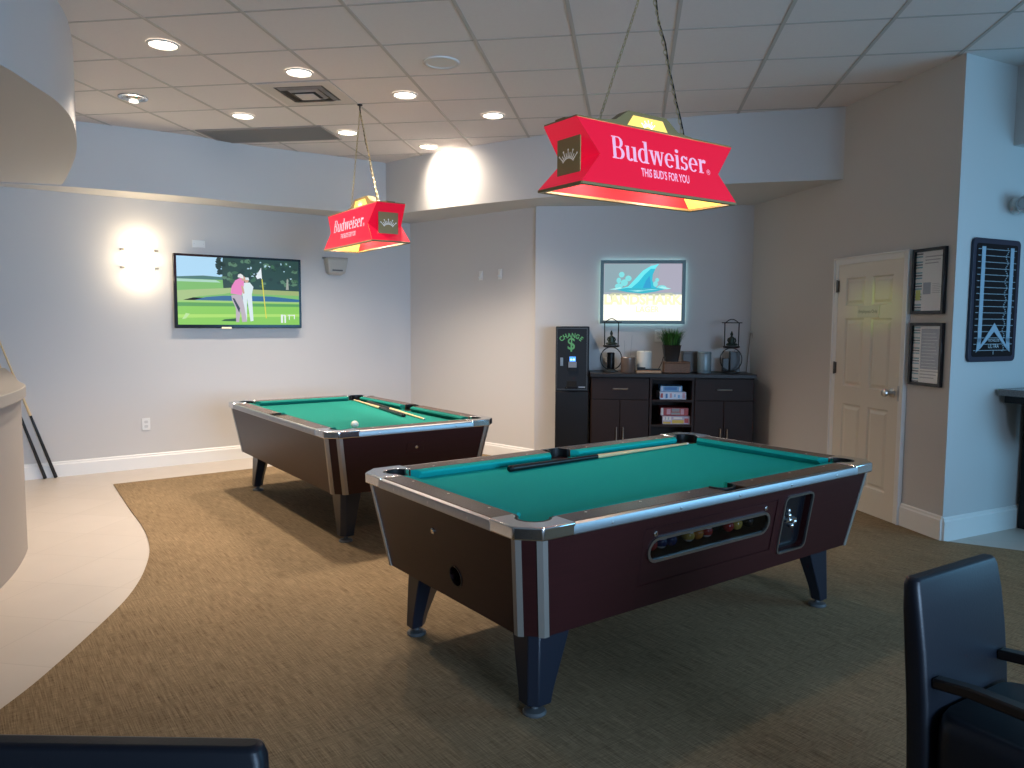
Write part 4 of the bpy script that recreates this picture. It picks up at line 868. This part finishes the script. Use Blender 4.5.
def pendant(label, cx, cy, z0, rz, hook, cord=1):
    t = thing('billiard_lamp', label, 'lamp', (cx, cy, z0), rz)
    HM = (HB + HT) / 2
    for sd in (-1, 1):
        sl = Vector((0, (HT - HB) * sd, LH)).normalized()
        P = frame((0, HB * sd, 0), (-sd, 0, 0), sl)      # x to the reader's right, y up, z outward
        out = [(-LL, 0), (LL, 0), (LL - NT, LH * .47), (LL, LH), (-LL, LH), (-LL + NT, LH * .47)]
        pan = MB().m(RED).poly([(x, y, .001) for x, y in out], P).m(REDIN).poly([(x, y, -.002) for x, y in out[::-1]], P); pan = pan.build('side_panel', t, smooth=0, fix=False)
        V, Fc, wd = glyphs('Budweiser', .098); k = .60 / wd
        MB().m(WHITEE).add([(x * k - .008, y * 1.0 + .118, .003) for x, y in V], Fc, P).build('lettering', pan, smooth=0, fix=False)
        v, f = text_mesh("THIS BUD'S FOR YOU", .052, .62, bold=.0008); lt = MB().m(WHITEE).add([(x + .012, y + .074, .003) for x, y, z in v], f, P)
        v, f = text_mesh('®', .035); lt.add([(x + .302, y + .125, .003) for x, y, z in v], f, P).build('slogan', pan, smooth=0, fix=False)
        # yellow crown window on the roof ridge
        Q = frame((0, .032 * sd, LH), (-sd, 0, 0), (0, 0, 1))
        yw = MB().m(YELL).poly([(-.146, .010, .002), (.146, .010, .002), (.094, .080, .002), (-.094, .080, .002)], Q); yw.m(mat('crown_glow', (1, .95, .8), .4, emit=(1, .95, .75), strength=1.3)); crown(yw, 0, .052, .056, Q @ Matrix.Translation((0, 0, .0035))); yw.build('crown_window', t, smooth=0, fix=False)
    # pinched ends and crown plaques
    for sx in (-1, 1):
        x0, x1 = sx * LL, sx * (LL - NT)
        e_ = MB().m(RED)
        yb, ym_, yt = HB, HB + (HT - HB) * .47, HT
        e_.add([(x0, -yb, 0), (x0, yb, 0), (x1, ym_, LH * .47), (x1, -ym_, LH * .47), (x0, yt, LH), (x0, -yt, LH)], [(0, 1, 2, 3), (3, 2, 4, 5)])
        e_.m(YELL).add([(x0 - sx * .004, -yb, 0), (x0 - sx * .004, yb, 0), (x1 - sx * .004, ym_, LH * .47), (x1 - sx * .004, -ym_, LH * .47)], [(3, 2, 1, 0)])
        e_.build('end_panel', t, smooth=0, fix=False)
        pq = frame((sx * (LL - .052), 0, .045), (0, sx, 0), (0, 0, 1))
        pl = MB().m(mat('lamp_brass', (.34, .23, .075), .4)).box(-.078, .078, 0, .18, -.003, .003, pq).build('crown_plaque', t, bevel=.001)
        k = MB().m(CREAM); crown(k, 0, .09, .082, pq @ Matrix.Translation((0, 0, .0045))); k.build('crown', pl, smooth=0, fix=False)
    # bronze roof and bottom rim
    MB().box(-LL, LL, -HT, HT, LH, LH + .006).build('roof', t, GOLD, smooth=0)
    rf = [(-LL, LH + .006), (LL, LH + .006), (LL, LH + .012), (.20, LH + .046), (.120, LH + .098), (-.120, LH + .098), (-.20, LH + .046), (-LL, LH + .012)]
    MB().loft([[(x, -.032, z) for x, z in rf], [(x, .032, z) for x, z in rf]]).build('roof_ridge', t, GOLD, smooth=0)
    rm = MB(); q = .020
    for (a, b, c_, d_) in ((-LL, LL, -HB - .004, -HB + q), (-LL, LL, HB - q, HB + .004), (-LL - .004, -LL + q, -HB, HB), (LL - q, LL + .004, -HB, HB)): rm.box(a, b, c_, d_, -.012, .0)
    rm.build('bottom_rim', t, GOLD, bevel=.002)
    for x in (-.26, .26):
        MB().lathe([(.0005, .085), (.020, .09), (.032, .115), (.028, .145), (.014, .17)], 18, Matrix.Translation((x, 0, 0))).build('bulb', t, BULB)
        MB().lathe([(.016, .17), (.020, .175), (.020, LH + .002)], 14, Matrix.Translation((x, 0, 0))).build('socket', t, BLACK)
        l = bpy.data.lights.new('bulb_light', 'POINT'); l.energy = 7; l.color = (1, .86, .68); l.shadow_soft_size = .035
        lo = bpy.data.objects.new('bulb_light', l); COL.objects.link(lo); lo.parent = t; lo.location = (x, 0, .06)
    # two chains meeting at the ceiling hook, cord along one of them
    inv = (Matrix.Translation((cx, cy, z0)) @ Matrix.Rotation(rz, 4, 'Z')).inverted(); hk = inv @ Vector((*hook, H - .055))
    for sgx in (-1, 1):
        p0 = Vector((sgx * .27, 0, LH + .034)); dv = hk - p0; n = int(dv.length / .0235); ch = MB()
        q = dv.to_track_quat('Z', 'Y').to_matrix().to_4x4()
        for k in range(n):
            M = Matrix.Translation(p0 + dv * ((k + .5) / n)) @ q @ Matrix.Rotation(PI / 2 * (k % 2), 4, 'Z')
            ch.tube([(.0058 * math.cos(2 * PI * i / 10), 0, .0155 * math.sin(2 * PI * i / 10)) for i in range(10)], .0021, 5, M, True)
        ch.build('chain', t, mat('chain_brass', (.55, .48, .30), .3, 1.), smooth=60)
        if sgx == cord:
            MB().tube([p0 + Vector((.02, .0, -.03))] + [p0 + dv * (k / 14) + Vector((.005 * math.sin(k * 1.7) + .009, .004 * math.cos(k * 1.3), 0)) for k in range(1, 14)] + [hk + Vector((.004, 0, .05))], .0036, 8).build('power_cord', t, BLACK)
    MB().lathe([(.022, H - z0 - .004), (.020, H - z0 - .012), (.006, H - z0 - .016), (.005, H - z0 - .05)], 14, Matrix.Translation((hk.x, hk.y, 0))).build('ceiling_hook', t, BLACK)
pendant('red beer billiard lamp hanging over the nearer pool table', .600, 3.610, 2.050, .610, (.643, 3.80))
pendant('red beer billiard lamp hanging over the farther pool table', -1.155, 6.000, 2.050, 2.160, (-1.235, 6.27), -1)

# ------------------------------------------------------------------ ceiling fittings
def downlight(label, x, y, power, r=.085, spot=1.45, col=WARM, aim=None):
    o = thing('ceiling_downlight', label, 'light', (x, y, H - .003), 0)
    MB().lathe([(r + .014, 0), (r + .012, -.005), (r, -.009), (r - .004, -.001)], 32, caps=False).build('trim_ring', o, mat('light_ring', (.70, .66, .60), .4))
    MB().disc((0, 0), r, 28, None, -.0025).build('lens', o, LED, smooth=0)
    l = bpy.data.lights.new('downlight_lamp', 'SPOT'); l.energy = power; l.color = col; l.spot_size = spot * 1.35; l.spot_blend = .75; l.shadow_soft_size = .06
    lo = bpy.data.objects.new('downlight_lamp', l); COL.objects.link(lo); lo.parent = o; lo.location = (0, 0, -.02)
    if aim: lo.rotation_euler = (Vector(aim) - Vector((x, y, H - .02))).to_track_quat('-Z', 'Y').to_euler(); l.spot_size = 2.1; l.spot_blend = 1; l.shadow_soft_size = .09
downlight('lit downlight nearest the bar bulkhead', -2.217, 4.96, 178)
downlight('lit downlight beside the square ceiling vent', -1.505, 5.487, 178)
downlight('lit downlight between the vent and the speaker grille', -.835, 6.003, 178)
downlight('lit downlight farthest right, toward the curved soffit', -.172, 6.569, 178)
downlight('lit downlight beside the dark return grille', -2.30, 6.627, 178)
downlight('lit downlight behind the far lamp chains', -1.529, 7.173, 178)
downlight('downlight glowing on the curved soffit wall', -.845, 7.715, 170, aim=(-.58, 7.93, 2.93))
o = thing('eyeball_downlight', 'chrome eyeball downlight in the ceiling by the bulkhead', 'light', (-2.977, 6.107, H - .003))
MB().lathe([(.11, 0), (.108, -.006), (.085, -.010), (.08, -.002)], 28, caps=False).build('trim_ring', o, CHROME)
MB().sphere((0, 0, .0), .078, 22, 12, None, (1, 1, .45)).build('eyeball', o, CHROME); MB().lathe([(.034, -.036), (.034, -.039), (.0005, -.039)], 20, Matrix.Translation((.01, -.012, 0))).build('lens', o, LEDIM)
o = thing('ceiling_speaker', 'round pale speaker grille set in a ceiling tile', 'speaker', (-.486, 5.266, H - .0005)); MB().lathe([(.118, 0), (.116, -.008), (.104, -.010), (.10, -.004), (.0005, -.006)], 32).build('grille', o, mat('speaker_grille', (.66, .63, .60), .8)); MB().lathe([(.122, 0), (.121, -.006), (.118, -.009)], 32, caps=False).build('rim', o, mat('grille_rim', (.72, .69, .66), .6))
def gridM(i, j): c = GO + GX * (i * GP) + GY * (j * GP); return Matrix(((GX.x, GY.x, 0, c.x), (GX.y, GY.y, 0, c.y), (0, 0, 1, H), (0, 0, 0, 1)))
o = wall_obj('ceiling_vent', 'square ceiling air vent with nested louvres', 'vent', gridM(-.95, 1.97)); a, b = .02, GP - .02
louvre_metal = mat('mottled_metal', (.40, .35, .31), .6, noise=((6, 6, 6), .6))  # brown-grey louvre metal, mottled at random
MB().box(a, b, a, b, -.004, -.0025).build('gap_shade_plate', o, mat('vent_gap_shade', (.10, .09, .08), .7), smooth=0)  # dark sheet painted in for the shade inside the louvre gaps
for k, s in enumerate((.205, .150)):
    c0 = GP / 2; lv = MB()
    for q in range(4):
        R = Matrix.Translation((c0, c0, 0)) @ Matrix.Rotation(PI / 2 * q, 4, 'Z')
        lv.add([(-s + .03, -s + .03, -.006), (s - .03, -s + .03, -.006), (s - .052, -s + .052, -.022), (-s + .052, -s + .052, -.022)], [(0, 1, 2, 3), (3, 2, 1, 0)], R)
    lv.build('louvre', o, louvre_metal if k != 1 else mat('vent_face', (.58, .53, .49), .6), smooth=0, fix=False)
bd_ = MB()
for q in ((a, b, a, a + .09), (a, b, b - .09, b), (a, a + .09, a + .09, b - .09), (b - .09, b, a + .09, b - .09)): bd_.box(*q, -.008, -.003)
bd_.build('border', o, mat('vent_face', (.58, .53, .49), .6), smooth=0)
MB().box(GP / 2 - .075, GP / 2 + .075, GP / 2 - .075, GP / 2 + .075, -.030, -.026).build('centre_plate', o, mat('vent_face', (.58, .53, .49), .6), bevel=.004)
o = wall_obj('return_grille', 'long dark return air grille over the television wall soffit', 'vent', gridM(-2.9, 3.96)); 
MB().box(.01, 2 * GP - .02, .02, GP * .80, -.004, -.002).build('backing', o, mat('grille_dark', (.24, .21, .19), .8), smooth=0)
sl = MB()
for k in range(32): sl.box(.02, 2 * GP - .03, .03 + k * .0142, .034 + k * .0142, -.010, -.004)
sl.build('slats', o, mat('grille_slat', (.30, .27, .24), .7), smooth=0)
fr = MB()
for q in ((0, 2 * GP - .01, .005, .02), (0, 2 * GP - .01, GP * .80, GP * .80 + .018), (0, .012, .02, GP * .80), (2 * GP - .022, 2 * GP - .01, .02, GP * .80)): fr.box(*q, -.012, -.001)
fr.build('frame', o, mat('grille_frame', (.36, .32, .29), .6), smooth=0)

# ------------------------------------------------------------------ bar counter at the left edge
t = thing('bar_counter', 'taupe curved bar counter at the left edge', 'bar', (-3.3, 4.9, 0))
def rel(P): return [(x + 3.3, y - 4.9) for x, y in P]
front = catmull([(-2.50, 3.10), (-2.62, 3.50), (-2.78, 4.03), (-2.90, 4.36), (-3.06, 4.70), (-3.16, 4.86), (-3.33, 5.06), (-3.72, 5.60), (-4.3, 6.38)], 6)
back = [(-4.6, 6.1), (-3.9, 4.9), (-3.45, 4.4), (-3.2, 3.9), (-3.0, 3.1)]
MB().prism(rel(front + back), 0, .985).build('front_wall', t, mat('bar_taupe', (.33, .30, .275), .6), smooth=40)
tf = catmull([(-2.45, 3.10), (-2.57, 3.50), (-2.73, 4.03), (-2.86, 4.38), (-3.02, 4.70), (-3.13, 4.86), (-3.30, 5.07), (-3.69, 5.61), (-4.28, 6.41)], 6)
MB().prism(rel(tf + [(-4.7, 6.1), (-4.0, 4.8), (-3.55, 4.3), (-3.3, 3.8), (-3.1, 3.1)]), .9855, 1.055).build('counter_top', t, mat('bar_top', (.34, .31, .275), .45, spec=.3), bevel=.006, smooth=40, seg=3)

# ------------------------------------------------------------------ black armchairs in the foreground
def chair(label, loc, rz, W2=.208):       # local: faces -y, origin under the seat centre
    t = thing('armchair', label, 'chair', (loc[0], loc[1], .008), rz)
    def pad(rings, name, m, bev): MB().loft(rings).build(name, t, m, bevel=bev, seg=4, smooth=50)
    def bk(z, y, th, w): return [(x, yy, z) for x, yy in rounded(-w, w, y, y + th, .016, 4)]
    pad([bk(.27, .178, .06, W2 - .006), bk(.40, .180, .06, W2), bk(.50, .186, .06, W2), bk(.62, .198, .058, W2), bk(.72, .212, .052, W2), bk(.785, .224, .044, W2 - .004), bk(.806, .230, .036, W2 - .012)], 'backrest', LEATHER, .008)
    pad([[(x, y, z) for x, y in rounded(-W2 + k, W2 - k, -.29 + k, .172, .05, 4)] for z, k in ((.27, .008), (.28, 0), (.44, 0), (.468, .012), (.476, .035))], 'seat', LEATHER, 0)
    for sx in (-1, 1):
        ar = MB(); x = sx * (W2 - .045)
        ar.loft([[(x - .02, y, z - .014), (x + .02, y, z - .014), (x + .02, y, z + .014), (x - .02, y, z + .014)] for y, z in ((.190, .545), (.10, .556), (-.08, .556), (-.24, .548), (-.27, .536))])
        ar.build('armrest', t, DWOOD, bevel=.006)
        MB().loft([[(x - .014, y - .016, z), (x + .014, y - .016, z), (x + .014, y + .016, z), (x - .014, y + .016, z)] for y, z in ((-.235, .470), (-.238, .545))]).build('arm_post', t, DWOOD, bevel=.003)
        for y0, y1 in ((-.25, -.245), (.22, .195)):
            MB().loft([[(x - q, y - q, z), (x + q, y - q, z), (x + q, y + q, z), (x - q, y + q, z)] for y, z, q in ((y0, 0, .016), (y1, .268, .022))]).build('leg', t, DWOOD, bevel=.004)
ca_ = math.radians(32)
chair('black leather armchair with dark wooden arms at lower right', (1.325, 1.80), ca_)
chair('black leather armchair back peeking in at the lower left edge', (-.612, .880), math.radians(-1), .236)

# ------------------------------------------------------------------ groups of like things
GROUPS = {'pool_table': 'coin-operated pool tables', 'billiard_lamp': 'red billiard lamps over the tables', 'ceiling_downlight': 'round downlights in the ceiling', 'pool_ball': 'pool balls on and in the tables',
          'pool_cue': 'pool cues', 'board_game': 'board games in the shelf unit', 'armchair': 'black armchairs in the foreground', 'wire_lantern': 'wire lanterns on the cabinet', 'picture_frame': 'framed notices beside the door',
          'drawer_cabinet': 'dark cabinets in the niche', 'candle_block': 'dark blocks in the right lantern', 'pillar_candle': 'pillar candles on the cabinet', 'wall_outlet': 'white wall outlets', 'wall_hook': 'white hooks on the slanted wall'}
for o in list(COL.objects):
    b = o.name.split('.')[0]
    if o.parent is None and b in GROUPS and 'label' in o: o['group'] = GROUPS[b]
